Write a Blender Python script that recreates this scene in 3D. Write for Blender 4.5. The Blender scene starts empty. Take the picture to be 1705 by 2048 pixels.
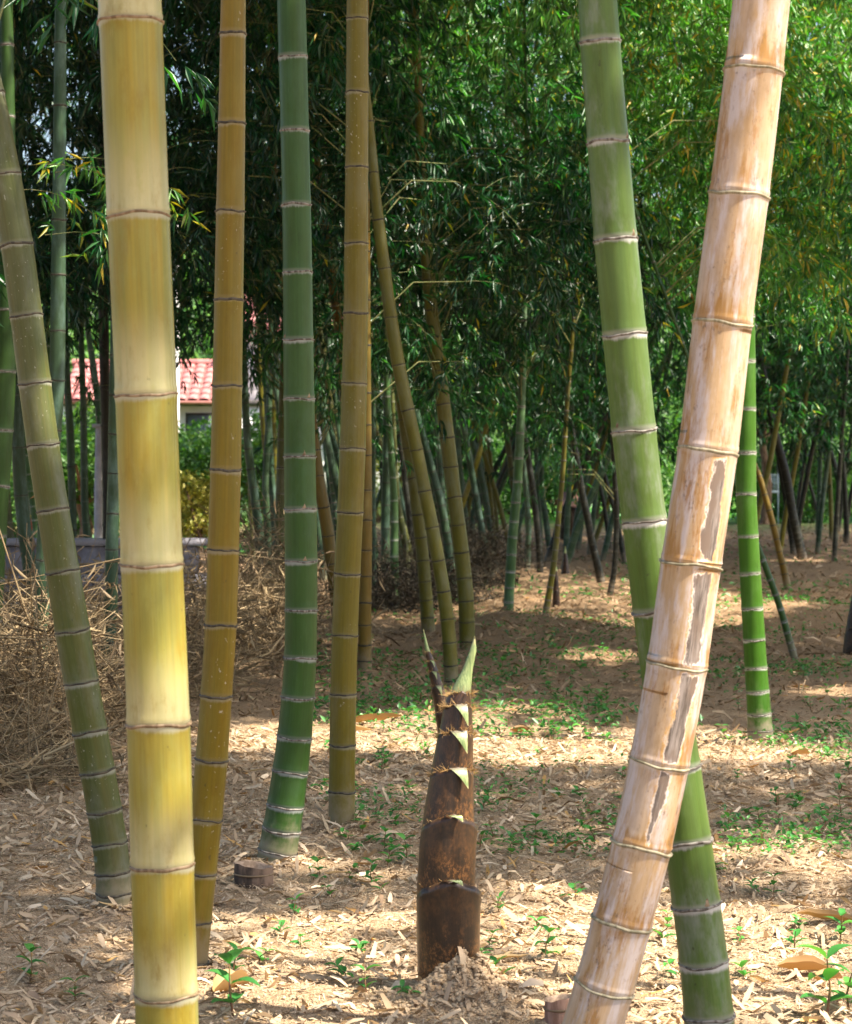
import bpy, math, random
import numpy as np
from mathutils import Vector, Matrix

# ------------------------------------------------------------------ camera, sky, sun
sc = bpy.context.scene
C = sc.collection
FPX, CH, HY, CX = 4400.0, 1.15, 930.0, 852.5      # focal length in photo pixels, eye height, horizon row, centre column
cam_d = bpy.data.cameras.new('camera'); cam = bpy.data.objects.new('camera', cam_d); C.objects.link(cam)
cam.location = (0, 0, CH); cam.rotation_euler = (math.radians(90), 0, 0)
cam_d.sensor_fit = 'VERTICAL'; cam_d.sensor_height = 24.0; cam_d.lens = 24.0 * FPX / 2048.0
cam_d.shift_y = -(1024.0 - HY) / 2048.0
cam_d.clip_start = 0.1; cam_d.clip_end = 2000
cam_d.dof.use_dof = True; cam_d.dof.focus_distance = 6.0; cam_d.dof.aperture_fstop = 7.0
sc.camera = cam

SUN_EL, SUN_H = math.radians(57), (0.93, -0.37)
_n = math.hypot(*SUN_H)
S = np.array([SUN_H[0]/_n*math.cos(SUN_EL), SUN_H[1]/_n*math.cos(SUN_EL), math.sin(SUN_EL)])   # towards the sun
w = bpy.data.worlds.new('World'); sc.world = w; w.use_nodes = True
nt = w.node_tree; bg = nt.nodes['Background']
sky = nt.nodes.new('ShaderNodeTexSky'); sky.sky_type = 'NISHITA'; sky.sun_disc = False
sky.sun_elevation = SUN_EL; sky.sun_rotation = math.atan2(S[0], S[1])
sky.dust_density = 4.0; sky.air_density = 1.0
nt.links.new(sky.outputs[0], bg.inputs[0]); bg.inputs[1].default_value = 0.108
sun_d = bpy.data.lights.new('sun', 'SUN'); sun_d.energy = 5.0; sun_d.angle = math.radians(0.53); sun_d.color = (1.0, 0.91, 0.77)
sun = bpy.data.objects.new('sun', sun_d); C.objects.link(sun)
sun.rotation_euler = Vector((-S[0], -S[1], -S[2])).to_track_quat('-Z', 'Y').to_euler()
sc.view_settings.view_transform = 'Standard'; sc.view_settings.look = 'None'
sc.view_settings.exposure = 1.82; sc.view_settings.gamma = 1.0; sc.view_settings.use_curve_mapping = False
sc.cycles.use_denoising = True
sc.cycles.max_bounces = 8; sc.cycles.diffuse_bounces = 4; sc.cycles.glossy_bounces = 3; sc.cycles.transmission_bounces = 4
sc.cycles.sample_clamp_indirect = 6.0

rng = np.random.default_rng(7)
random.seed(7)

def P(x, y, d):
    return np.array([(x-CX)*d/FPX, d, CH-(y-HY)*d/FPX])
def GD(y):                       # distance at which level ground shows on row y
    return CH*FPX/(y-HY)
def U(a, b): return float(rng.uniform(a, b))

# ------------------------------------------------------------------ helpers
def make_mesh(name, verts, faces, attrs=None, mat=None, smooth=True):
    verts = np.asarray(verts, dtype=np.float32).reshape(-1, 3); faces = np.asarray(faces, dtype=np.int32)
    k = faces.shape[1]; nf = faces.shape[0]
    me = bpy.data.meshes.new(name)
    me.vertices.add(len(verts)); me.vertices.foreach_set('co', verts.ravel())
    me.loops.add(nf*k); me.loops.foreach_set('vertex_index', faces.ravel())
    me.polygons.add(nf); me.polygons.foreach_set('loop_start', np.arange(nf, dtype=np.int32)*k)
    if smooth: me.polygons.foreach_set('use_smooth', np.ones(nf, dtype=bool))
    for an, av in (attrs or {}).items():
        av = np.asarray(av, dtype=np.float32)
        if av.ndim == 2:
            a = me.attributes.new(an, 'FLOAT_VECTOR', 'POINT'); a.data.foreach_set('vector', av.ravel())
        else:
            a = me.attributes.new(an, 'FLOAT', 'POINT'); a.data.foreach_set('value', av.ravel())
    me.update(calc_edges=True)
    if mat: me.materials.append(mat)
    return me
def link(name, data, parent=None, loc=(0, 0, 0)):
    o = bpy.data.objects.new(name, data); C.objects.link(o); o.location = loc
    if parent: o.parent = parent
    return o
def tag(o, label=None, cat=None, group=None, kind=None):
    if label: o['label'] = label
    if cat: o['category'] = cat
    if group: o['group'] = group
    if kind: o['kind'] = kind
    return o
class MB:                        # gathers polygons, all triangulated to 3 or kept as quads by separate lists
    def __init__(s): s.v = []; s.f = []; s.n = 0; s.c = []
    def add(s, v, f, c=0.0):
        v = np.asarray(v, float).reshape(-1, 3); f = np.asarray(f, int)
        s.v.append(v); s.f.append(f+s.n); s.c.append(np.full(len(v), c)); s.n += len(v)
    def box(s, a, b, c=0.0, rot=None, org=None):
        a = np.minimum(a, b); b2 = np.maximum(a, b) if False else np.asarray(b, float)
        x0, y0, z0 = a; x1, y1, z1 = b2
        v = np.array([[x0,y0,z0],[x1,y0,z0],[x1,y1,z0],[x0,y1,z0],[x0,y0,z1],[x1,y0,z1],[x1,y1,z1],[x0,y1,z1]])
        if rot is not None:
            v = (v-org)@np.array(rot).T+org
        q = [[0,3,2,1],[4,5,6,7],[0,1,5,4],[1,2,6,5],[2,3,7,6],[3,0,4,7]]
        s.add(v, q, c)
    def tube(s, pts, rad, seg=6, c=0.0):
        pts = np.asarray(pts, float); n = len(pts); rad = np.broadcast_to(rad, n)
        t = np.gradient(pts, axis=0); t /= np.linalg.norm(t, axis=1)[:, None]+1e-9
        up = np.array([0.31, 0.2, 0.93]) if abs(t[0][2]) < .8 else np.array([1.0, 0.1, 0])
        a = np.cross(t, up); a /= np.linalg.norm(a, axis=1)[:, None]+1e-9; b = np.cross(t, a)
        th = np.linspace(0, 2*math.pi, seg, endpoint=False)
        v = pts[:, None]+rad[:, None, None]*(np.cos(th)[None, :, None]*a[:, None]+np.sin(th)[None, :, None]*b[:, None])
        i = np.arange(n-1)[:, None]*seg; j = np.arange(seg)[None]; j2 = (j+1) % seg
        f = np.stack([i+j, i+j2, i+seg+j2, i+seg+j], -1).reshape(-1, 4)
        s.add(v.reshape(-1, 3), f, c)
    def mesh(s, name, mat, smooth=True, attr='lv'):
        return make_mesh(name, np.concatenate(s.v), np.concatenate(s.f), {attr: np.concatenate(s.c)}, mat, smooth)
    def obj(s, name, mat, parent=None, smooth=True):
        return link(name, s.mesh(name, mat, smooth), parent)

def hash2(ix, iy, seed):
    h = (ix*374761393+iy*668265263+seed*974711) & 0x7fffffff
    h = (h ^ (h >> 13))*1274126177 & 0x7fffffff
    return ((h ^ (h >> 16)) & 0xffff)/65535.0
def vnoise(x, y, seed=0):
    ix = np.floor(x).astype(np.int64); iy = np.floor(y).astype(np.int64); fx = x-ix; fy = y-iy
    fx = fx*fx*(3-2*fx); fy = fy*fy*(3-2*fy)
    return (hash2(ix, iy, seed)*(1-fx)+hash2(ix+1, iy, seed)*fx)*(1-fy)+(hash2(ix, iy+1, seed)*(1-fx)+hash2(ix+1, iy+1, seed)*fx)*fy
def fbm(x, y, seed=0, o=4):
    r = 0; a = .5
    for k in range(o):
        r = r+a*vnoise(x*2**k, y*2**k, seed+k*17); a *= .5
    return r

SHOOT = P(898, 1984, GD(1984))
def ground_z(x, y):
    x = np.asarray(x, float); y = np.asarray(y, float)
    z = (fbm(x*1.1, y*1.1, 3, 3)-.45)*.06*np.clip((y-3)/6, .5, 2.2)
    z = z+(fbm(x*7, y*7, 9, 4)-.47)*.028+(fbm(x*28, y*28, 21, 2)-.37)*.012
    for (px, py, rr, hh) in ((1090, 1285, .9, .10), (1010, 1262, .5, .08), (1560, 1230, .7, .09), (740, 1462, .22, .04), (1640, 1850, .16, .035), (1330, 1238, .8, -.07)):
        c = P(px, py, GD(py)); z = z+hh*np.exp(-((x-c[0])**2+(y-c[1])**2)/(rr*rr))
    dx = x-SHOOT[0]-.045; dy = y-SHOOT[1]+.075
    z = z+(.062+.12*(fbm(x*30, y*30, 5, 4)-.45))*np.exp(-(dx*dx/(.105**2)+dy*dy/(.10**2)))
    for (px, py, hh) in ((382, 1955, .022), (550, 1740, .022), (684, 1662, .02), (230, 1830, .022), (1522, 1492, .025), (730, 1350, .03), (904, 1376, .03), (936, 1318, .03), (1016, 1257, .04)):
        c = P(px, py, GD(py)); z = z+hh*np.exp(-((x-c[0])**2+(y-c[1])**2)/(.13**2))
    return z

# ------------------------------------------------------------------ materials
class NT:
    def __init__(s, name):
        s.m = bpy.data.materials.new(name); s.m.use_nodes = True; s.t = s.m.node_tree
        s.b = s.t.nodes['Principled BSDF']; s.out = s.t.nodes['Material Output']
    def n(s, typ, **kw):
        nd = s.t.nodes.new(typ)
        for k, v in kw.items(): setattr(nd, k, v)
        return nd
    def l(s, a, b): s.t.links.new(a, b)
    def attr(s, name): return s.n('ShaderNodeAttribute', attribute_name=name)
    def val(s, sock, v):
        if hasattr(v, 'is_linked'): s.l(v, sock)
        else: sock.default_value = v
    def mix(s, f, a, b, blend='MIX'):
        nd = s.n('ShaderNodeMix', data_type='RGBA', blend_type=blend)
        s.val(nd.inputs[0], f)
        for k, v in ((6, a), (7, b)):
            if isinstance(v, tuple): nd.inputs[k].default_value = (*v[:3], 1)
            else: s.l(v, nd.inputs[k])
        return nd.outputs[2]
    def math(s, op, a, b=0.0, c=None, clamp=False):
        nd = s.n('ShaderNodeMath', operation=op, use_clamp=clamp)
        s.val(nd.inputs[0], a); s.val(nd.inputs[1], b)
        if c is not None: s.val(nd.inputs[2], c)
        return nd.outputs[0]
    def ramp(s, v, lo, hi, a=0.0, b=1.0):
        nd = s.n('ShaderNodeMapRange', interpolation_type='SMOOTHSTEP'); s.val(nd.inputs[0], v)
        for k, q in zip((1, 2, 3, 4), (lo, hi, a, b)): nd.inputs[k].default_value = q
        return nd.outputs[0]
    def noise(s, vec, scale, detail=3, rough=.55):
        nd = s.n('ShaderNodeTexNoise'); nd.inputs['Scale'].default_value = scale; nd.inputs['Detail'].default_value = detail; nd.inputs['Roughness'].default_value = rough
        if vec is not None: s.l(vec, nd.inputs['Vector'])
        return nd.outputs[0]
    def scaled(s, vec, sx, sy, sz, off=(0, 0, 0)):
        nd = s.n('ShaderNodeMapping'); s.l(vec, nd.inputs[0]); nd.inputs['Scale'].default_value = (sx, sy, sz); nd.inputs['Location'].default_value = off
        return nd.outputs[0]
    def bump(s, h, strength, dist):
        nd = s.n('ShaderNodeBump'); nd.inputs['Strength'].default_value = strength; nd.inputs['Distance'].default_value = dist
        s.l(h, nd.inputs['Height']); s.l(nd.outputs[0], s.b.inputs['Normal'])
    def set(s, **kw):
        for k, v in kw.items():
            i = s.b.inputs[k.replace('_', ' ')]
            if isinstance(v, tuple): i.default_value = (*v[:3], 1)
            elif hasattr(v, 'is_linked'): s.l(v, i)
            else: i.default_value = v
        return s.m

def bamboo_mat(name, c1, c2, c3, wax=.5, waxcol=(.62, .62, .55), bloom=.2, bloomcol=(.35, .42, .40), pale=0.0, palecol=(.62, .58, .42), speck=0.0, dirt=.6, stain=0.0, staincol=(.45, .22, .04), patch=False, rough=.38, seed=0.0, streak=.5, blotch=.45, mould=0.0, gain=.60):
    if not patch: c1, c2, c3 = [tuple((q**1.3)*gain for q in c) for c in (c1, c2, c3)]; bloomcol = tuple((q**1.15)*(gain-.02) for q in bloomcol); waxcol = tuple(q*.58 for q in waxcol)
    t = NT(name); bc = t.attr('bc').outputs['Vector']; nd = t.attr('nd').outputs['Fac']; nu = t.attr('nu').outputs['Fac']; fr = t.attr('fr').outputs['Fac']
    off = (seed*3.1, seed*1.7, seed*5.3)
    big = t.noise(t.scaled(bc, 9, 9, 1.6, off), 1.0, 3)
    st = t.noise(t.scaled(bc, 150, 150, 3.0, off), 1.0, 4, .65)
    st2 = t.noise(t.scaled(bc, 48, 48, 1.4, off), 1.0, 3, .6)
    col = t.mix(t.ramp(big, .36, .64), c1, c2)
    col = t.mix(t.math('MULTIPLY', t.ramp(st2, .40, .75), streak), col, c3)
    col = t.mix(t.ramp(st, .35, .75, 0, .14), col, tuple(min(1, q*1.8+.008) for q in c1))
    col = t.mix(t.ramp(st, .62, .32, 0, .14), col, tuple(q*.45 for q in c1))
    if pale:
        f = t.math('MULTIPLY', t.ramp(fr, .55, .05, 0, pale), t.ramp(st2, .2, .7, .5, 1.0))
        col = t.mix(f, col, palecol)
    if stain:
        vz = t.noise(t.scaled(bc, 6, 6, 4.2, (off[0], off[1]+3, off[2])), 1.0, 2); f = t.math('MULTIPLY', t.math('ADD', t.ramp(fr, .42, .02, 0, .62), t.ramp(fr, .88, 1.0, 0, .4)), t.ramp(vz, .36, .62, .25, 1.25)); f = t.math('ADD', f, t.math('SUBTRACT', t.math('MULTIPLY', st2, 1.6), .95))
        col = t.mix(t.math('MULTIPLY', t.ramp(f, .1, .38), stain), col, staincol)
    bt = t.noise(t.scaled(bc, 20, 20, 7, (off[0]+5, off[1], off[2])), 1.0, 6, .75)
    col = t.mix(t.ramp(bt, .50, .72, 0, blotch), col, tuple(q*.62 for q in c3)); col = t.mix(t.ramp(bt, .50, .28, 0, blotch*.8), col, tuple(min(1, q*1.35+.01) for q in c2))
    if mould:
        n4 = t.noise(t.scaled(bc, 24, 24, 4.5, (off[0]+9, off[1], off[2])), 1.0, 6, .75); n5 = t.noise(t.scaled(bc, 34, 34, 6, (off[0], off[1]+7, off[2])), 1.0, 5, .7); n6 = t.noise(t.scaled(bc, 95, 95, 60, off), 1.0, 4, .75)
        col = t.mix(t.ramp(n5, .45, .62, 0, .78*mould), col, (.45, .395, .385)); col = t.mix(t.ramp(n4, .51, .64, 0, .85*mould), col, (.26, .125, .03))
        col = t.mix(t.math('MULTIPLY', t.ramp(n6, .55, .68, 0, .75*mould), t.ramp(n4, .40, .60)), col, (.12, .085, .06))
    sc1 = t.noise(t.scaled(bc, 520, 520, 16, off), 1.0, 2, .5); sc2 = t.noise(t.scaled(bc, 12, 12, 8, off), 1.0, 2)
    col = t.mix(t.math('MULTIPLY', t.ramp(sc1, .70, .78, 0, .5), t.ramp(sc2, .5, .65)), col, tuple(min(1, q*1.5+.12) for q in c1))
    bl = t.noise(t.scaled(bc, 14, 14, 5, off), 1.0, 5, .7)
    col = t.mix(t.ramp(bl, .45, .75, 0, bloom), col, bloomcol)
    # pale wax under each joint
    wn = t.math('ADD', nd, t.math('MULTIPLY', t.math('SUBTRACT', st, .5), -.012))
    wz = t.ramp(t.noise(t.scaled(bc, 9, 9, 7, (off[0]+2, off[1], off[2])), 1.0, 3), .3, .65, .45, 1.1); wn = t.math('DIVIDE', wn, wz); col = t.mix(t.math('MULTIPLY', t.ramp(wn, .014, .004, 0, wax), wz), col, waxcol)
    col = t.mix(t.ramp(nu, .014, .002, 0, wax*.45), col, waxcol)
    if speck:
        sp = t.noise(t.scaled(bc, 130, 130, 90, off), 1.0, 2, .5); spm = t.noise(t.scaled(bc, 8, 8, 3, off), 1.0, 2)
        f = t.math('MULTIPLY', t.ramp(sp, .68, .72), t.ramp(spm, .42, .6)); col = t.mix(t.math('MULTIPLY', f, speck), col, (.62, .60, .55))
    dk = t.noise(t.scaled(bc, 60, 60, 40, off), 1.0, 2, .5); col = t.mix(t.ramp(dk, .73, .79, 0, .5), col, (.03, .025, .015))
    if patch:
        pa = t.attr('patch').outputs['Fac']
        pn = t.math('ADD', pa, t.math('ADD', t.math('MULTIPLY', t.math('SUBTRACT', st2, .5), 1.6), t.math('MULTIPLY', t.math('SUBTRACT', t.noise(t.scaled(bc, 55, 55, 22, off), 1.0, 5, .75), .5), 2.6)))
        gr = t.noise(t.scaled(bc, 170, 170, 12, off), 1.0, 5, .75)
        gcol = t.mix(t.ramp(gr, .34, .66), (.07, .055, .045), (.25, .21, .185))
        gcol = t.mix(t.ramp(t.noise(t.scaled(bc, 30, 30, 12, off), 1.0, 3), .42, .6), gcol, (.15, .11, .085))
        col = t.mix(t.ramp(pn, -.30, -.06, 0, .8), col, (.44, .24, .06))
        col = t.mix(t.math('MULTIPLY', t.ramp(pn, -.10, .06, 0, .9), t.ramp(n5, .35, .6, .15, 1.0)), col, t.mix(t.ramp(gr, .3, .6), (.50, .43, .38), (.68, .62, .58)))
        col = t.mix(t.ramp(pn, .06, .34), col, gcol)
    if dirt:
        hz = t.n('ShaderNodeSeparateXYZ'); t.l(bc, hz.inputs[0])
        dn = t.noise(t.scaled(bc, 30, 30, 22, off), 1.0, 4, .7)
        f = t.math('ADD', hz.outputs[2], t.math('MULTIPLY', t.math('SUBTRACT', dn, .5), .22))
        col = t.mix(t.ramp(f, .16, .02, 0, dirt), col, (.23, .185, .13))
    t.bump(st, .10, .0008)
    rn = t.ramp(st2, .3, .7, rough-.06, rough+.14)
    return t.set(Base_Color=col, Roughness=rn, Specular_IOR_Level=.22)

def ring_mat(name, a, b):
    t = NT(name); bc = t.attr('bc').outputs['Vector']
    n1 = t.noise(t.scaled(bc, 90, 90, 60), 1.0, 3)
    col = t.mix(t.ramp(n1, .38, .62), a, b); t.bump(n1, .4, .001)
    return t.set(Base_Color=col, Roughness=.65)

def leaf_mat(name, stops, trans=.35, rough=.38, tmul=(1.3, 1.5, .5), spec=.5):
    t = NT(name); lv = t.attr('lv').outputs['Fac']
    r = t.n('ShaderNodeValToRGB'); t.l(lv, r.inputs[0]); e = r.color_ramp.elements
    while len(e) < len(stops): e.new(.5)
    for k, (p, c) in enumerate(stops): e[k].position = p; e[k].color = (*c, 1)
    geo = t.n('ShaderNodeNewGeometry'); n1 = t.noise(geo.outputs['Position'], 9, 2)
    col = t.mix(t.ramp(n1, .35, .65, 0, .25), r.outputs[0], (0.02, .04, .012), 'MIX')
    t.set(Base_Color=col, Roughness=rough, Specular_IOR_Level=spec)
    tr = t.n('ShaderNodeBsdfTranslucent'); tc = t.mix(1.0, col, tmul, 'MULTIPLY'); t.l(tc, tr.inputs[0])
    ms = t.n('ShaderNodeMixShader'); ms.inputs[0].default_value = trans
    t.l(t.b.outputs[0], ms.inputs[1]); t.l(tr.outputs[0], ms.inputs[2]); t.l(ms.outputs[0], t.out.inputs[0])
    return t.m

M = {}
M['yellow'] = bamboo_mat('yellow_culm', (.37, .305, .070), (.28, .275, .085), (.41, .285, .035), wax=.7, waxcol=(.56, .55, .42), bloom=.25, bloomcol=(.33, .34, .20), pale=.6, palecol=(.46, .43, .26), blotch=.6, dirt=.3, rough=.33, seed=1, gain=.86)
M['orange'] = bamboo_mat('ochre_culm', (.285, .205, .012), (.25, .205, .035), (.31, .19, .008), wax=.3, bloom=.15, bloomcol=(.28, .26, .15), speck=.3, gain=.74, seed=2)
M['green'] = bamboo_mat('deep_green_culm', (.068, .145, .032), (.080, .150, .045), (.078, .128, .026), wax=.75, waxcol=(.46, .48, .46), bloom=.28, bloomcol=(.11, .19, .12), seed=3, gain=.78)
M['olive'] = bamboo_mat('olive_culm', (.235, .195, .025), (.21, .19, .04), (.27, .195, .012), gain=.74, wax=.3, bloom=.2, bloomcol=(.28, .27, .22), speck=.35, seed=4)
M['greyolive'] = bamboo_mat('grey_olive_culm', (.17, .18, .085), (.135, .16, .042), (.19, .165, .045), wax=.45, bloom=.5, bloomcol=(.24, .25, .20), speck=.25, seed=5, gain=.75)
M['tan'] = bamboo_mat('tan_culm', (.37, .25, .135), (.40, .31, .24), (.29, .16, .05), wax=.2, bloom=.4, bloomcol=(.47, .40, .37), stain=.85, staincol=(.27, .135, .03), mould=1.0, patch=True, dirt=.2, rough=.5, seed=6)
M['palegreen'] = bamboo_mat('pale_green_culm', (.120, .205, .040), (.15, .215, .07), (.145, .19, .036), wax=.92, waxcol=(.68, .66, .62), bloom=.5, bloomcol=(.36, .36, .36), dirt=.3, seed=7, gain=.85)
M['vivid'] = bamboo_mat('vivid_green_culm', (.068, .190, .010), (.090, .205, .018), (.085, .17, .009), wax=.85, waxcol=(.66, .66, .58), bloom=.2, bloomcol=(.22, .33, .14), dirt=.95, seed=8, gain=.8)
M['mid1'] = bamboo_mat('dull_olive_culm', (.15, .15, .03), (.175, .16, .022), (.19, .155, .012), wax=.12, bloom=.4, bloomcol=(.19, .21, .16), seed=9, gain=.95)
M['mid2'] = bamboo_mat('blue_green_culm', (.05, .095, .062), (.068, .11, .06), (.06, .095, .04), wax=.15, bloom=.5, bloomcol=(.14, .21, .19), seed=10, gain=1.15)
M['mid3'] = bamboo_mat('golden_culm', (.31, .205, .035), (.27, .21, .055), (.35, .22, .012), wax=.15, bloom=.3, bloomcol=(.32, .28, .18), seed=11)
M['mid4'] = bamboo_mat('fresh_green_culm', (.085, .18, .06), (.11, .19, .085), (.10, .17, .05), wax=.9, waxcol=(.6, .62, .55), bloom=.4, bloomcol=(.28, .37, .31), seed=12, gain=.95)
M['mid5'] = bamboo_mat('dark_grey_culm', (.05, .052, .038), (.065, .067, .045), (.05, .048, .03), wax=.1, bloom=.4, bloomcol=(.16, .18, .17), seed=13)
M['ring_brown'] = ring_mat('brown_joint', (.10, .06, .025), (.22, .15, .085))
M['ring_dark'] = ring_mat('dark_joint', (.022, .017, .009), (.065, .052, .03))
M['ring_mid'] = ring_mat('thin_dark_joint', (.008, .007, .004), (.03, .025, .014))
M['ring_pale'] = ring_mat('pale_joint', (.055, .042, .03), (.20, .18, .155))
M['ring_tan'] = ring_mat('tan_joint', (.15, .13, .075), (.30, .26, .17))
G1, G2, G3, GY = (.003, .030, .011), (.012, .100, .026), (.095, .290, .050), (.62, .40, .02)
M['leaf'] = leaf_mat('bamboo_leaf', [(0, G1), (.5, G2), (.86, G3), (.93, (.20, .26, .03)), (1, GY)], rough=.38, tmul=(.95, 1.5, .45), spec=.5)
M['weed'] = leaf_mat('seedling_leaf', [(0, (.03, .145, .035)), (.6, (.06, .25, .05)), (1, (.11, .33, .06))], trans=.3, rough=.42, tmul=(1.2, 1.4, .5))
M['garden'] = leaf_mat('garden_leaf', [(0, (.03, .10, .02)), (.6, (.07, .19, .03)), (1, (.15, .27, .05))], trans=.35, rough=.5)
M['yellowbush'] = leaf_mat('yellow_shrub_leaf', [(0, (.22, .28, .05)), (1, (.62, .52, .10))], trans=.3, rough=.5)
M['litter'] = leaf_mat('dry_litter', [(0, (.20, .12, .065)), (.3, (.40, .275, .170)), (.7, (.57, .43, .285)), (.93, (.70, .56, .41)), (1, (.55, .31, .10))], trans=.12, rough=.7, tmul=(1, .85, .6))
M['shadelitter'] = leaf_mat('shade_toned_litter', [(0, (.12, .07, .035)), (.3, (.25, .155, .085)), (.7, (.40, .27, .155)), (.93, (.55, .41, .27)), (1, (.42, .22, .07))], trans=.12, rough=.75, tmul=(1, .85, .6))  # darker copy of the dry litter, grove shade put into its colour
M['straw'] = leaf_mat('dry_straw', [(0, (.11, .07, .035)), (.5, (.27, .185, .095)), (1, (.46, .34, .19))], trans=.12, rough=.7, tmul=(1, .85, .6))
M['darkstraw'] = leaf_mat('old_brown_straw', [(0, (.014, .009, .005)), (.5, (.03, .019, .010)), (1, (.065, .042, .02))], trans=.05, rough=.8, tmul=(1, .8, .6))
M['sheathdry'] = leaf_mat('fallen_sheath', [(0, (.30, .16, .06)), (.5, (.46, .27, .10)), (1, (.58, .42, .22))], trans=.2, rough=.55, tmul=(1, .8, .5))

def soil():
    t = NT('soil'); geo = t.n('ShaderNodeNewGeometry').outputs['Position']
    a = t.noise(geo, 2.2, 4, .6); b = t.noise(geo, 60, 4, .7); c = t.noise(geo, 240, 3, .7); g = t.noise(geo, 1.1, 4, .6)
    col = t.mix(t.ramp(a, .35, .65), (.33, .215, .12), (.43, .305, .185))
    col = t.mix(t.ramp(b, .38, .66, 0, .7), col, (.56, .42, .275))
    col = t.mix(t.ramp(c, .58, .36, 0, .7), col, (.10, .062, .034))
    sx = t.n('ShaderNodeSeparateXYZ'); t.l(geo, sx.inputs[0])
    col = t.mix(t.ramp(sx.outputs[1], 8, 13, 0, .6), col, (.21, .125, .065))  # soil darkened beyond the foreground, standing in for grove shade
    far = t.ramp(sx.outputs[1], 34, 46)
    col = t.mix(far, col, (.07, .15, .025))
    h = t.math('ADD', t.math('MULTIPLY', b, .7), t.math('MULTIPLY', c, .4)); t.bump(h, .9, .012)
    return t.set(Base_Color=col, Roughness=.95, Specular_IOR_Level=.15)
M['soil'] = soil()
def plain(name, c1, c2, scale=12, rough=.7, bump=.3, bd=.004, sz=1.0, lo=.38, hi=.62, spec=.3):
    t = NT(name); tc = t.n('ShaderNodeTexCoord').outputs['Object']
    n1 = t.noise(t.scaled(tc, 1, 1, sz), scale, 4, .65); col = t.mix(t.ramp(n1, lo, hi), c1, c2); t.bump(n1, bump, bd)
    return t.set(Base_Color=col, Roughness=rough, Specular_IOR_Level=spec)
M['clod'] = plain('soil_clod', (.32, .22, .13), (.48, .355, .23), 40, .95, .8, .01, spec=.1)
M['twig'] = plain('dry_twig', (.20, .14, .08), (.34, .25, .15), 30)
M['branch'] = plain('green_branch', (.10, .14, .04), (.22, .21, .09), 20)
M['stump'] = plain('stump_wood', (.055, .037, .026), (.19, .125, .085), 30, .8, .6, .004, .3)
M['stumpred'] = plain('red_stump_wood', (.20, .11, .075), (.36, .22, .16), 40, .8, .6, .004, .25)
M['stumpcut'] = plain('cut_wood', (.22, .15, .10), (.38, .27, .19), 60, .8)
M['concrete'] = plain('grey_concrete', (.30, .30, .32), (.42, .42, .44), 5, .9)
M['wallstone'] = plain('grey_wall', (.20, .19, .22), (.33, .32, .36), 6, .9)
M['plaster'] = plain('pale_plaster', (.62, .60, .62), (.72, .71, .71), 3, .8)
M['tile'] = plain('red_roof_tile', (.30, .10, .095), (.40, .17, .155), 5, .6)
M['darkwood'] = plain('dark_wood', (.03, .028, .03), (.07, .06, .055), 8, .7)
M['glass'] = plain('window_glass', (.05, .06, .08), (.09, .11, .14), 1, .1, 0)
M['bark'] = plain('brown_bark', (.10, .06, .035), (.22, .14, .09), 18, .9, .8, .02, .4)
M['rail'] = plain('pale_blue_rail', (.42, .52, .58), (.52, .60, .66), 8, .5)
M['rust'] = plain('rusty_roof', (.10, .045, .03), (.16, .08, .055), 6, .7)
M['red'] = plain('red_cloth', (.55, .04, .025), (.62, .06, .03), 6, .7, 0)
M['ycloth'] = plain('yellow_cloth', (.72, .48, .05), (.78, .56, .08), 6, .7, 0)
M['paper'] = plain('white_tag', (.62, .60, .66), (.74, .72, .76), 20, .6)
M['redstem'] = plain('seedling_stem', (.16, .045, .03), (.14, .16, .04), 14, .5)
M['hair'] = plain('bristle', (.26, .15, .05), (.42, .27, .11), 30, .6)

# ------------------------------------------------------------------ ground
def axis(parts):
    out = []
    for a, b, st in parts: out.append(np.arange(a, b, st))
    return np.unique(np.round(np.concatenate(out), 4))
gx = axis([(-600, -60, 90), (-60, -12, 4), (-12, -3, .5), (-3, -1.6, .08), (-1.6, 1.6, .02), (1.6, 3, .08), (3, 12, .5), (12, 60, 4), (60, 601, 90)])
gy = axis([(-300, -10, 60), (-10, 2, 2), (2, 4.2, .2), (4.2, 6.5, .018), (6.5, 9.5, .04), (9.5, 20, .12), (20, 45, .6), (45, 120, 8), (120, 1001, 110)])
XX, YY = np.meshgrid(gx, gy); ZZ = ground_z(XX, YY)
nx_, ny_ = len(gx), len(gy)
i = np.arange(ny_-1)[:, None]*nx_; j = np.arange(nx_-1)[None]
gf = np.stack([i+j, i+j+1, i+nx_+j+1, i+nx_+j], -1).reshape(-1, 4)
tag(link('ground', make_mesh('ground', np.stack([XX, YY, ZZ], -1).reshape(-1, 3), gf, None, M['soil'])), kind='structure')

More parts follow.
